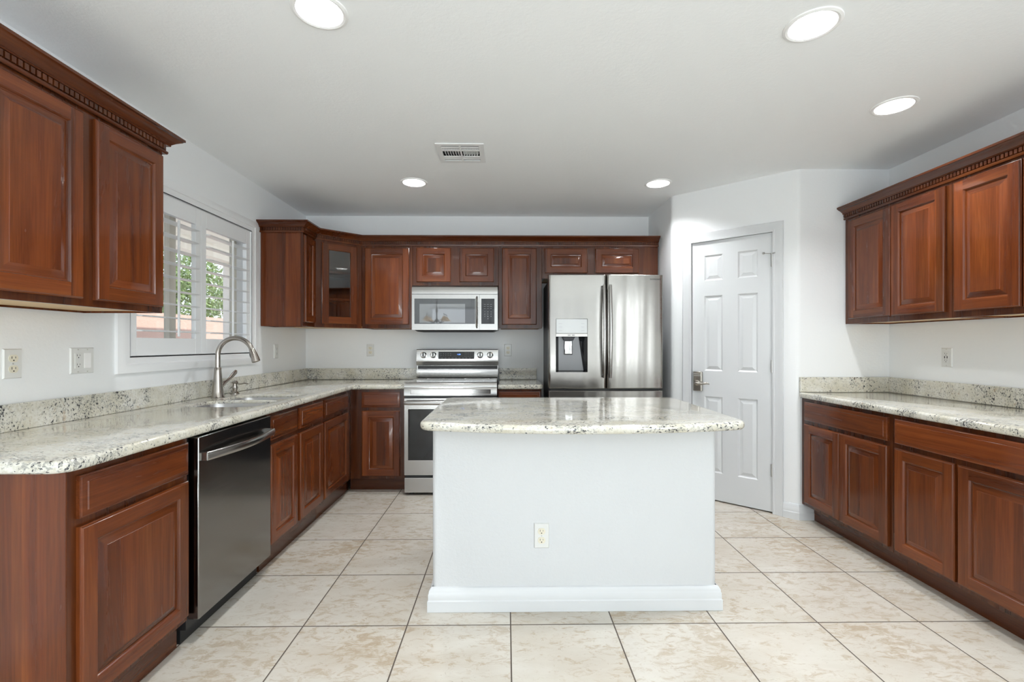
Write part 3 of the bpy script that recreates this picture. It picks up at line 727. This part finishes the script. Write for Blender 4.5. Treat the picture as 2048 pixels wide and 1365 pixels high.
# shutters
def shutter(label, y0, y1, rod_x):
    t = thing('shutter', label, 'shutter', (XL, y0, 0), PI / 2, 'plantation shutters')
    w_ = y1 - y0; zb, zt = WZ0 + .007, WZ1 - .007; st = .049; rb, rt = 1.254, 1.955
    for nm, bx in (('stile', (0, st, zb, zt)), ('stile', (w_ - st, w_, zb, zt)), ('rail', (st, w_ - st, zb, rb)), ('rail', (st, w_ - st, rt, zt))):
        MB().box(bx[0] + .0003, bx[1] - .0003, .0, .028, bx[2], bx[3]).build(nm, SHUT, t, smooth=False, bevel=.002)
    n = 9; dz = (rt - rb) / n
    m0 = None
    for i in range(n):
        z = rb + dz * (i + .5)
        if m0 is None:
            pts = []
            for k in range(16):
                a = 2 * PI * k / 16; pts.append((.043 * math.cos(a), .0048 * math.sin(a)))
            vs = [(x, p[0], p[1]) for x in (st + .002, w_ - st - .002) for p in pts]
            fs = [list(range(16))[::-1], list(range(16, 32))] + [(k, (k + 1) % 16, 16 + (k + 1) % 16, 16 + k) for k in range(16)]
            m0 = MB().add(vs, fs).build('louvre', SHUT, t); o = m0
        else:
            o = m0.copy(); COL.objects.link(o); o.parent = t
        o.location = (0, .014, z); o.rotation_euler = (math.radians(4), 0, 0)
    MB().box(rod_x - .006, rod_x + .006, -.046, -.036, rb + .01, rt - .03).build('tilt_rod', SHUT, t, smooth=False, bevel=.002)
    return t
shutter('near white plantation shutter panel, partly hidden by the left wall cabinet', WY0 + .008, 2.938, .30)
shutter('far white plantation shutter panel, behind the faucet', 2.941, WY1 - .008, .27)

# ------------------------------------------------------------------ garden outside the window
PINK = paint('garden_block', (.50, .33, .27), .85, .5, .01, 30)
CONC = paint('patio_concrete', (.52, .49, .45), .8, .3, .01, 20)
STUC = paint('patio_stucco', (.70, .66, .60), .8, .3, .01, 30)
o = MB().box(-14, XLL - .35 if False else XL - .16, .5, 22, -.14, -.06).build('patio_ground', CONC, smooth=False); o['kind'] = 'structure'
def block_wall():
    m = MB(); x0 = -5.7
    m.box(x0, x0 + .2, 1.0, 18, -.06, 1.66); m.box(x0 - .02, x0 + .22, 1.0, 18, 1.662, 1.72)
    for k in range(8):
        z = .02 + k * .203
        if z < 1.6: m.box(x0 + .2, x0 + .204, 1.0, 18, z + .006, z + .195)
    return m
tag(block_wall().build('garden_wall', PINK, smooth=False), 'pinkish block garden wall seen through the shutters', 'garden wall')
o = MB().box(-4.3, XL - .16, 1.0, 9.0, 2.62, 2.75).box(-4.35, -4.15, 1.0, 9.0, 2.46, 2.75).build('patio_roof', STUC, smooth=False); tag(o, 'pale patio cover seen at the top of the shuttered window', 'patio roof')
tag(MB().box(-4.32, -4.10, 7.2, 7.42, -.06, 2.46).box(-4.35, -4.07, 7.17, 7.45, -.06, .2).build('patio_post', STUC, smooth=False), 'pale patio post beyond the far shutter panel', 'post')
LEAF = plain('leaf', (.24, .31, .11), .6); BARK = plain('bark', (.12, .07, .04), .9); LEAF2 = plain('leaf_yellow', (.36, .38, .16), .6)
def tree(label, x, y, h, rx, rz_, cz, mat, n=5200):
    t = thing('tree', label, 'tree', (x, y, -.06)); rnd = random.Random(int(x * 100 + y * 10)); m = MB()
    for i in range(n):
        u = rnd.uniform(-1, 1); a = rnd.uniform(0, 2 * PI); rr_ = rnd.random() ** .4; s_ = math.sqrt(1 - u * u)
        bl = 1 + .25 * math.sin(3 * a + 5 * u)
        c = Vector((rx * rr_ * s_ * math.cos(a) * bl, rx * rr_ * s_ * math.sin(a) * bl, cz + rz_ * rr_ * u))
        e1 = Vector((rnd.gauss(0, 1), rnd.gauss(0, 1), rnd.gauss(0, 1))).normalized(); e2 = e1.orthogonal().normalized(); L_ = rnd.uniform(.03, .065)
        m.add([c - e1 * L_, c + e2 * L_ * .45, c + e1 * L_, c - e2 * L_ * .45], [(0, 1, 2, 3)])
    m.build('foliage', mat, t, smooth=False, fix=False)
    MB().tube([(0, 0, 0), (.03, .02, cz * .5), (0, .05, cz)], [.09, .07, .03], 10).build('trunk', BARK, t)
tree('green leafy tree beyond the garden wall, seen through the near shutter panel', -7.4, 10.6, 3, 1.15, 1.0, 2.55, LEAF)
tree('yellow-green tree beyond the garden wall, seen through the far shutter panel', -7.9, 14.4, 3, 1.2, 1.0, 2.7, LEAF2)
tree('tall green tree at the left behind the garden wall, outside the window', -9.4, 7.6, 3, 1.2, 1.1, 2.6, LEAF)

# ------------------------------------------------------------------ pantry door
MDO = (A.x, A.y, 0)
r = bpy.data.objects.new('door_1', None); COL.objects.link(r); r.location = MDO; r.rotation_euler = (0, 0, DA); r['kind'] = 'structure'
g = .003; dr = (DU0 + g + .008, DU1 - g - .008, .010, DZ - g - .006); yf = .010
# slab with six raised panels: grid of cells
xs = [dr[0], .262, .399, .509, .646, dr[1]]; zs = [dr[2], .222, .812, 1.012, 1.600, 1.718, 1.917, dr[3]]
m = MB(); pan = {(1, 1), (3, 1), (1, 3), (3, 3), (1, 5), (3, 5)}
for i in range(5):
    for j in range(7):
        if (i, j) in pan:
            rr = (xs[i], xs[i + 1], zs[j], zs[j + 1])
            m.rings([inset(rr, 0, yf), inset(rr, .004, yf + .004), inset(rr, .010, yf + .0085), inset(rr, .014, yf + .009), inset(rr, .034, yf + .003), inset(rr, .036, yf + .002)], 0, 0)
        else: m.add([(xs[i], yf, zs[j]), (xs[i + 1], yf, zs[j]), (xs[i + 1], yf, zs[j + 1]), (xs[i], yf, zs[j + 1])], [(0, 1, 2, 3)])
X0, X1, Z0_, Z1_ = dr
m.add([(X0, yf, Z0_), (X1, yf, Z0_), (X1, yf, Z1_), (X0, yf, Z1_), (X0, yf + .035, Z0_), (X1, yf + .035, Z0_), (X1, yf + .035, Z1_), (X0, yf + .035, Z1_)],
      [(0, 4, 5, 1), (1, 5, 6, 2), (2, 6, 7, 3), (3, 7, 4, 0), (4, 7, 6, 5)])
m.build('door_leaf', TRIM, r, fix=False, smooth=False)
def u3(o_, y): return [(DU0 - o_, y, 0), (DU0 - o_, y, DZ + o_), (DU1 + o_, y, DZ + o_), (DU1 + o_, y, 0)]
cs = [(-.008, .0), (-.008, -.010), (.004, -.012), (.008, -.0095), (.030, -.013), (.045, -.0175), (.055, -.018), (.060, -.014), (.062, -.001), (-.008, -.0)]
m = MB(); vs = []; [vs.extend(u3(a_, y_)) for a_, y_ in cs]
m.add([(x, y, max(z, .001)) for x, y, z in vs], [(k * 4 + i, k * 4 + i + 1, (k + 1) * 4 + i + 1, (k + 1) * 4 + i) for k in range(len(cs) - 1) for i in range(3)])
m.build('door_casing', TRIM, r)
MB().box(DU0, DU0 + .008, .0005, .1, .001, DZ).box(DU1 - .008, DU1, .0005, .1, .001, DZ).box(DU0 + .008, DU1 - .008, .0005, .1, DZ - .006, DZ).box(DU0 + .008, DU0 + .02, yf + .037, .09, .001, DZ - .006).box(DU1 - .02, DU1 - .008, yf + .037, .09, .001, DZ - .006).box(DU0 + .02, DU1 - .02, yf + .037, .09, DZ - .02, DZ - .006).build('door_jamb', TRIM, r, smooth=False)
SAT = plain('satin_hinge', (.55, .54, .52), .3, .9)
for zc in (1.823, 1.062, .312):
    h = MB().lathe([(0, -.045), (.0055, -.045), (.0055, .045), (0, .045)], (DU1 - .0125, -.006, zc), 14)
    for k in range(5): h.lathe([(0, -.0085), (.0063, -.0085), (.0063, .0085), (0, .0085)], (DU1 - .0125, -.006, zc - .036 + k * .018), 14)
    h.build('hinge', SAT, r)
h = MB().lathe([(0, 0), (.008, 0), (.008, .006), (0, .006)], (DU1 - .0125, -.006, 1.868), 12)
h.tube([(DU1 - .012, -.008, 1.872), (DU1 - .030, yf - .032, 1.872), (DU1 - .052, yf - .052, 1.873)], .0024, 8)
h.tube([(DU1 - .054, yf - .054, 1.873), (DU1 - .060, yf - .060, 1.873)], .009, 12)
h.tube([(DU1 - .012, -.008, 1.872), (DU1 + .012, -.026, 1.872)], .0035, 8)
h.build('door_stop', SAT, r)
# keypad lever lock
NK2 = steel('lock_nickel', (.45, .42, .38), .2)
lx, lz = .215, .925
lk = MB().prism([(-.036, 0), (.036, 0), (.036, -.016), (.026, -.023), (-.026, -.023), (-.036, -.016)], -.075, .078).build('door_lock', NK2, r, bevel=.003)
lk.location = (lx, yf, lz)
m = MB()
for i in range(5):
    for j in range(2): disc(.0042, -.024 + i * .012, .060 - j * .013, -.0228, -.0255, 10, mb=m)
m.build('keypad_button', plain('lock_button', (.5, .5, .47), .4, .4), lk)
MB().lathe([(0, 0), (.026, 0), (.024, .010), (.013, .014), (.011, .040), (0, .040)], (0, -.022, -.010), 24, Matrix.Rotation(PI / 2, 4, 'X')).build('rose', NK2, lk)
MB().tube([(0, -.058, -.010), (.03, -.060, -.014), (.06, -.058, -.012), (.085, -.056, -.008), (.105, -.055, -.014)], [(.010, .010), (.008, .010), (.006, .008), (.005, .007), (.003, .004)], 14).build('lever', NK2, lk)

# ------------------------------------------------------------------ refrigerator
t = thing('refrigerator', 'stainless French-door refrigerator with water dispenser against the back wall', 'refrigerator', (.342, 3.735, 0))
FW = .922
MB().box(.014, FW - .014, .082, .715, .035, 1.752).build('fridge_body', CHAR, t, smooth=False, bevel=.004)
MB().box(.02, .12, .02, .10, 1.753, 1.772).box(FW - .12, FW - .02, .02, .10, 1.753, 1.772).build('hinge_cover', CHAR, t, smooth=False, bevel=.004)
MB().box(.03, FW - .03, .05, .12, .0, .034).build('kick_grille', BLACK, t, smooth=False)
def bow(x): u = (x / FW) * 2 - 1; return .014 * u * u
def fdoor(name, xa, xb, za, zb, hole=None):
    nx = 28; X = [xa + (xb - xa) * i / nx for i in range(nx + 1)]
    r_ = .014; X += [xa + r_ * k for k in (.08, .25, .5)] + [xb - r_ * k for k in (.08, .25, .5)]
    Zs = [za, za + .004, zb - .004, zb]
    if hole: X += [hole[0], hole[1]]; Zs += [hole[2], hole[3]]; X = [x for x in X if x in hole[:2] or min(abs(x - hole[0]), abs(x - hole[1])) > .006]
    X = sorted(set(X)); Zs = sorted(set(Zs))
    def yy(x):
        e_ = min(x - xa, xb - x); q = 0
        if e_ < r_: q = r_ - math.sqrt(max(0, r_ * r_ - (r_ - e_) ** 2))
        return bow(x) + q
    m = MB(); vs = [(x, yy(x) + (.003 if z in (za, zb) else 0), z) for z in Zs for x in X]; n = len(X); fs = []
    for j in range(len(Zs) - 1):
        for i in range(n - 1):
            if hole and hole[0] - 1e-6 <= X[i] < hole[1] - 1e-6 and hole[2] - 1e-6 <= Zs[j] < hole[3] - 1e-6: continue
            fs.append((j * n + i, j * n + i + 1, (j + 1) * n + i + 1, (j + 1) * n + i))
    m.add(vs, fs)
    pts = [(x, yy(x) + .003) for x in X] + [(xb, .078), (xa, .078)]
    for z in (za, zb): m.add([(p[0], p[1], z) for p in pts], [list(range(len(pts)))])
    m.add([(xa, yy(xa) + .003, za), (xa, .078, za), (xa, .078, zb), (xa, yy(xa) + .003, zb)], [(0, 1, 2, 3)]); m.add([(xb, yy(xb) + .003, za), (xb, .078, za), (xb, .078, zb), (xb, yy(xb) + .003, zb)], [(0, 1, 2, 3)])
    m.add([(xa, .078, za), (xb, .078, za), (xb, .078, zb), (xa, .078, zb)], [(0, 1, 2, 3)])
    return m.build(name, STEEL, t)
HO = (.057, .311, .996, 1.424)
dl = fdoor('door', 0, .4585, .866, 1.778, HO); drr = fdoor('door', .4655, FW, .866, 1.778); fz = fdoor('freezer_drawer', 0, FW, .075, .846)
MB().box(.02, FW - .02, .055, .081, .847, .865).build('gasket', BLACK, t, smooth=False)
hy0 = bow(.05)
def handle(par, x):
    n = 18; pth = []; rad = []
    for i in range(n + 1):
        u = i / n; z = .952 + (1.693 - .952) * u; pth.append((x, bow(x) - .030 - .026 * math.sin(PI * u), z)); rad.append((.0125, .009) if 0 < i < n else (.011, .006))
    m = MB().tube(pth, rad, 14, up=(0, 1, 0))
    for z in (.975, 1.67): m.tube([(x, bow(x) + .004, z), (x, bow(x) - .032, z)], .009, 12)
    m.build('handle', STEEL2, par)
handle(dl, .437); handle(drr, .487)
m = MB().tube([(.10 + (FW - .2) * i / 12, bow(.10 + (FW - .2) * i / 12) - .035 - .02 * math.sin(PI * i / 12), .775) for i in range(13)], (.0), 14) if False else MB()
m.tube([(.10 + (FW - .2) * i / 12, -.030 - .022 * math.sin(PI * i / 12), .775) for i in range(13)], [(.009, .0125)] * 13, 14)
for x in (.12, FW - .12): m.tube([(x, .012, .775), (x, -.034, .775)], .009, 12)
m.build('handle', STEEL2, fz)
text('brand_lettering', 'SAMSUNG', .0175, Matrix.Translation((.858, bow(.851) - .0006, 1.742)) @ Matrix.Rotation(.017 * 2, 4, 'Z') @ RX, BLACK, drr, ext=.0006)
DISPW = plain('dispenser_panel', (.60, .61, .61), .22, .3); DGREY = plain('dispenser_grey', (.20, .20, .205), .3, .5); LG = plain('dispenser_mark', (.25, .25, .26), .5)
hx0, hx1, hz0, hz1 = HO; yb_ = bow(hx0) - .002
MB().rings([(hx0 + .001, hx1 - .001, 1.306, hz1 - .001, .03), (hx0 + .001, hx1 - .001, 1.306, hz1 - .001, .006), (hx0 + .004, hx1 - .004, 1.309, hz1 - .004, .003)], 0, 0).build('dispenser_panel', DISPW, dl, smooth=False)
m = MB()
for z in (1.385, 1.358, 1.328):
    m.box(hx0 + .022, hx0 + .050, .0024, .0029, z - .001, z + .001); m.box(hx1 - .052, hx1 - .026, .0024, .0029, z - .001, z + .001)
m.box(.165, .178, .0024, .0029, 1.36, 1.3605)
m.build('panel_marks', LG, dl, smooth=False)
MB().box(hx0 + .001, hx1 - .001, .004, .03, 1.281, 1.305).build('button_strip', plain('strip_metal', (.55, .53, .50), .3, .8), dl, smooth=False, bevel=.001)
m = MB()
for x in (.152, .186): m.box(x, x + .022, .0030, .0039, 1.289, 1.297)
m.build('icon_marks', LG, dl, smooth=False)
# recess
m = MB(); a0, a1, c0, c1, dy = hx0, hx1, hz0, 1.281, .074
bx0, bx1 = hx0 + .028, hx1 - .062
m.add([(a0, .012, c0), (a1, .008, c0), (a1, .008, c1), (a0, .012, c1), (bx0, dy, c0 + .012), (a1 - .022, dy, c0 + .012), (bx1, dy, c1), (bx0, dy, c1)],
      [(0, 4, 7, 3), (1, 2, 6, 5), (3, 7, 6, 2)], [1, 1, 1])
m.add([(bx0, dy, c0 + .012), (a1 - .022, dy, c0 + .012), (bx1, dy, c1), (bx0, dy, c1)], [(0, 1, 2, 3)], 0)
m.add([(a0, .012, c0), (a1, .008, c0), (a1 - .022, dy, c0 + .012), (bx0, dy, c0 + .012)], [(0, 1, 2, 3)], 1)
m.build('dispenser_recess', [DGREY, BGLASS], dl, smooth=False, fix=False)
cxp = hx0 + .105
MB().prism([(-.052, .0), (.052, .0), (.046, -.040), (-.046, -.040)], -.001, .0, M=Matrix.Identity(4)).v if False else None
MB().add([(cxp - .052, .018, c1), (cxp + .052, .018, c1), (cxp + .036, .022, c1 - .032), (cxp - .036, .022, c1 - .032), (cxp - .052, dy, c1), (cxp + .052, dy, c1), (cxp + .036, dy, c1 - .032), (cxp - .036, dy, c1 - .032)],
         [(0, 3, 2, 1), (4, 5, 6, 7), (0, 4, 7, 3), (1, 2, 6, 5), (3, 7, 6, 2), (0, 1, 5, 4)]).build('spout_housing', CHAR, dl, smooth=False, bevel=.003)
m = MB(); xx0, xx1, zz0, zz1 = cxp - .034, cxp + .034, c1 - .145, c1 - .036
m.rings([(xx0, xx1, zz0, zz1, .066), (xx0, xx1, zz0, zz1, .050), (xx0 + .005, xx1 - .005, zz0 + .006, zz1, .043), (xx0 + .012, xx1 - .012, zz0 + .012, zz1, .0415)], 0, 0)
m.build('dispenser_paddle', CHROME, dl, bevel=.004)

# ------------------------------------------------------------------ range
t = thing('range', 'stainless electric range with glass cooktop between the base cabinets', 'stove', (-.8215, 3.79, 0))
RW = .748
MB().box(.004, RW - .004, .032, .665, .03, .896).build('range_body', CHAR, t, smooth=False)
m = MB()
for x in (.05, RW - .05):
    for y in (.06, .6): m.lathe([(0, 0), (.022, 0), (.020, .012), (.012, .014), (.012, .03), (0, .03)], (x, y, 0), 18)
m.build('foot', BLACK, t)
MB().box(.004, RW - .004, .03, .60, .9035, .910).build('cooktop', COOK, t, smooth=False, bevel=.002)
# burner rings printed on the glass
m = MB()
for x, y, rr_ in ((.19, .17, .095), (.19, .43, .075), (.56, .17, .075), (.56, .43, .11)):
    m.lathe([(rr_, .9102), (rr_ + .002, .9102), (rr_ + .002, .9104), (rr_, .9104), (rr_, .9102)], (x, y, 0), 48, caps=False)
m.build('burner_marks', plain('burner_mark', (.35, .35, .35), .3), t)
# fascia profile extruded in x
def xext(prof, xa, xb, name, mat, par=None, bevel=0):
    n = len(prof); vs = [(xa, y, z) for y, z in prof] + [(xb, y, z) for y, z in prof]
    return MB().add(vs, [list(range(n)), list(range(n, 2 * n))[::-1]] + [(i, (i + 1) % n, n + (i + 1) % n, n + i) for i in range(n)]).build(name, mat, par or t, bevel=bevel)
fs_ = xext([(.031, .912), (.016, .913), (.004, .909), (-.002, .900), (-.004, .873), (-.008, .869), (-.010, .866), (-.012, .806), (-.008, .802), (.031, .802)], 0, RW, 'front_fascia', STEEL2)
m = MB().rings([(.050, RW - .050, .818, .856, -.0112), (.050, RW - .050, .818, .856, -.0135), (.053, RW - .053, .821, .853, -.0135), (.056, RW - .056, .823, .851, -.0115)], 0, 0)
m.build('fascia_inlay', STEEL2, fs_, smooth=False)
# oven door
dW = (.003, RW - .003, .165, .783); wn_ = (.033, RW - .033, .285, .697)
m = MB(); y_ = -.012
m.add([(dW[0], y_, dW[2]), (dW[1], y_, dW[2]), (dW[1], y_, dW[3]), (dW[0], y_, dW[3]), (wn_[0], y_, wn_[2]), (wn_[1], y_, wn_[2]), (wn_[1], y_, wn_[3]), (wn_[0], y_, wn_[3])],
      [(0, 1, 5, 4), (1, 2, 6, 5), (2, 3, 7, 6), (3, 0, 4, 7)])
m.rings([(dW[0], dW[1], dW[2], dW[3], .030), (dW[0], dW[1], dW[2], dW[3], y_)], 0, 0, cap=False)
m.rings([(wn_[0], wn_[1], wn_[2], wn_[3], y_), (wn_[0], wn_[1], wn_[2], wn_[3], y_ + .003)], 0, 0, cap=False)
m.add([(dW[0], .03, dW[2]), (dW[1], .03, dW[2]), (dW[1], .03, dW[3]), (dW[0], .03, dW[3])], [(0, 3, 2, 1)])
od = m.build('oven_door', STEEL2, t, fix=False, smooth=False)
MB().box(wn_[0], wn_[1], y_ + .0015, y_ + .01, wn_[2], wn_[3]).build('oven_window', BGLASS, od, smooth=False)
m = MB().tube([(.012, -.058, .752), (.03, -.060, .752), (RW / 2, -.063, .752), (RW - .03, -.060, .752), (RW - .012, -.058, .752)], [(.008, .0165)] * 5, 16)
for x in (.045, RW - .045): m.tube([(x, -.012, .752), (x, -.056, .752)], .010, 12)
m.build('oven_handle', STEEL2, od)
MB().box(.003, RW - .003, -.010, .03, .022, .143).build('storage_drawer', STEEL2, t, smooth=False, bevel=.003)
MB().box(.004, RW - .004, .005, .0315, .1445, .163).build('drawer_gap', BLACK, t, smooth=False)
MB().box(.004, RW - .004, .005, .0315, .784, .8015).build('door_gap', BLACK, t, smooth=False)
# backguard
bgd = xext([(.555, .912), (.553, .916), (.558, .985), (.585, .988), (.585, 1.022), (.548, 1.030), (.540, 1.058), (.538, 1.064), (.556, 1.168), (.562, 1.173), (.640, 1.173), (.655, .905), (.600, .905)], -.006, RW + .006 - .006, 'backguard', STEEL2)
MB().box(.0, RW - .006, .5835, .590, .9895, 1.0205).build('vent_gap', BLACK, bgd, smooth=False)
tilt = math.atan2(.018, .104)
MT = Matrix.Translation((0, .538, 1.064)) @ Matrix.Rotation(-tilt, 4, 'X')
m = MB(); px0, px1 = .196, .528; m.box(px0, px1, -.002, .001, .020, .088, M=MT)
m.build('control_display', BGLASS, bgd, smooth=False)
text('clock_digits', '1:29', .017, MT @ Matrix.Translation((.385, -.0023, .062)) @ RX, emit('display_blue', (.15, .35, 1), 3), bgd, ext=.0002)
m = MB()
for i in range(5):
    for k in range(2): m.box(.215 + i * .022, .226 + i * .022, -.0026, -.0021, .068 - k * .017, .0695 - k * .017, M=MT)
for i in range(5):
    for k in range(3): m.box(.440 + i * .016, .446 + i * .016, -.0026, -.0021, .074 - k * .017, .0755 - k * .017, M=MT)
for i in range(9): m.box(.225 + i * .032, .238 + i * .032, -.0026, -.0021, .028, .0292, M=MT)
m.build('display_marks', plain('display_mark', (.5, .5, .52), .5), bgd, smooth=False)
for kx in (.060, .150, .583, .674):
    Mk = MT @ Matrix.Translation((kx, -.001, .055)) @ Matrix.Rotation(PI / 2, 4, 'X')
    k_ = MB().lathe([(0, 0), (.0295, 0), (.0295, .004), (.0245, .006), (.0225, .026), (.019, .029), (0, .029)], n=28, M=Mk).build('knob', CHROME, bgd)
m = MB()
for kx in (.060, .150, .583, .674):
    m.box(kx - .005, kx + .005, -.036, -.029, .038, .074, M=MT)
m.build('knob_grip', BLACK, bgd, smooth=False, bevel=.001)

# ------------------------------------------------------------------ microwave
t = thing('microwave', 'stainless over-the-range microwave under the short cabinet', 'microwave', (-.814, 4.055, 1.343))
MW, MH = .742, .386
MB().box(.003, MW - .003, .026, .405, .004, MH - .001).build('microwave_body', CHAR, t, smooth=False)
MB().add([(.012, .03, .003), (MW - .012, .03, .003), (MW - .012, .38, .003), (.012, .38, .003), (.04, .05, -.012), (MW - .04, .05, -.012), (MW - .04, .36, -.012), (.04, .36, -.012)],
         [(0, 1, 5, 4), (1, 2, 6, 5), (2, 3, 7, 6), (3, 0, 4, 7), (4, 5, 6, 7), (0, 3, 2, 1)]).build('underside_tray', CHAR, t, smooth=False)
xext([(.026, .312), (.0, .312), (-.001, .345), (.004, .372), (.018, MH), (.026, MH)], 0, MW, 'vent_band', STEEL2, t)
def framed(xa, xb, za, zb, hole, name):
    m = MB(); y_ = 0.0
    o4 = [(xa, za), (xb, za), (xb, zb), (xa, zb)]; r_ = .008
    h4 = [(hole[0], hole[2]), (hole[1], hole[2]), (hole[1], hole[3]), (hole[0], hole[3])]
    m.add([(p[0], y_, p[1]) for p in o4] + [(p[0], y_, p[1]) for p in h4], [(0, 1, 5, 4), (1, 2, 6, 5), (2, 3, 7, 6), (3, 0, 4, 7)])
    m.rings([(xa, xb, za, zb, .0255), (xa, xb, za, zb, y_)], 0, 0, cap=False); m.rings([(*hole, y_), (*hole, y_ + .004)], 0, 0, cap=False)
    return m.build(name, STEEL2, t, fix=False, smooth=False)
MD_ = framed(.0, .583, .001, .308, (.022, .548, .053, .272), 'microwave_door')
MB().box(.022, .548, .0015, .012, .053, .272).build('door_window', MIRROR, MD_, smooth=False)
m = MB().box(.066, .460, .0008, .0014, .062, .226)
m.build('window_mesh', plain('mesh_screen', (.22, .225, .23), .02, .55, .6, .8), MD_, smooth=False)
m = MB().tube([(.562, .002, .030), (.562, -.020, .036), (.562, -.036, .062), (.562, -.043, .155), (.562, -.036, .248), (.562, -.020, .272), (.562, .002, .278)], [(.017, .009)] * 7, 16, up=(1, 0, 0))
m.build('microwave_handle', STEEL2, MD_)
CP_ = framed(.5845, MW, .001, .308, (.600, .714, .053, .272), 'control_panel')
MB().box(.600, .714, .0015, .012, .053, .272).build('keypad', BGLASS, CP_, smooth=False)
KM = plain('key_mark', (.60, .60, .60), .5)
m = MB()
for i in range(3):
    for j in range(3): m.box(.622 + i * .027, .638 + i * .027, .0008, .0014, .186 + j * .018, .1872 + j * .018)
m.build('key_legends', KM, CP_, smooth=False)
for i, ch in enumerate('123456789 0 '):
    if ch == ' ': continue
    text('key_digit', ch, .013, Matrix.Translation((.630 + (i % 3) * .027, .0012, .158 - (i // 3) * .020)) @ RX, KM, CP_, ext=.0002)

# ------------------------------------------------------------------ dishwasher
t = thing('dishwasher', 'dark stainless dishwasher with curved bar handle in the left base run', 'dishwasher', (-1.248, 1.905, 0), PI / 2)
DWW = .607
MB().box(.006, .588, .048, .60, .06, .838).build('tub', BLACK, t, smooth=False)
dd_ = MB().box(.012, DWW - .012, 0, .046, .100, .842).build('door', STEELD, t, bevel=.004)
MB().box(.012, DWW - .012, .075, .09, .001, .098).build('toe_panel', BLACK, t, smooth=False)
n = 16; pth = [(.028 + (DWW - .056) * i / n, -.024 - .034 * math.sin(PI * i / n), .760) for i in range(n + 1)]
m = MB().tube(pth, [(.007, .018)] * (n + 1), 16)
for x in (.034, DWW - .034): m.box(x - .012, x + .012, -.026, .001, .744, .776)
m.build('handle', STEEL2, dd_)

# ------------------------------------------------------------------ chandelier in the dining area (seen mirrored in the microwave)
IRON = plain('dark_iron', (.03, .022, .018), .5, .5); SHADE = plain('amber_shade', (.75, .50, .28), .4)
t = thing('chandelier', 'dark iron dining chandelier with bell shades, mirrored in the microwave door', 'chandelier', (-1.42, -1.5, 1.66))
MB().lathe([(0, .0), (.02, .0), (.03, .03), (.015, .07), (.012, .2), (.03, .24), (.012, .28), (.01, .33), (0, .33)], n=20).build('stem', IRON, t)
MB().tube([(0, 0, .33), (0, 0, .775)], .008, 8).build('chain', IRON, t)
MB().lathe([(0, .762), (.06, .762), (.05, .775), (0, .779)], n=24).build('canopy', IRON, t)
for k in range(4):
    a = PI / 4 + k * PI / 2; c, s = math.cos(a), math.sin(a)
    MB().tube([(c * q, s * q, z) for q, z in ((.01, .08), (.09, .0), (.18, .03), (.24, .10), (.26, .16), (.23, .18))], .009, 8).build('arm', IRON, t)
    MB().lathe([(.02, .14), (.035, .12), (.06, .08), (.10, .055), (.105, .05), (.095, .052), (.055, .075), (.03, .115), (.018, .135), (.02, .14)], (c * .25, s * .25, -.01), 24, caps=False).build('shade', SHADE, t)
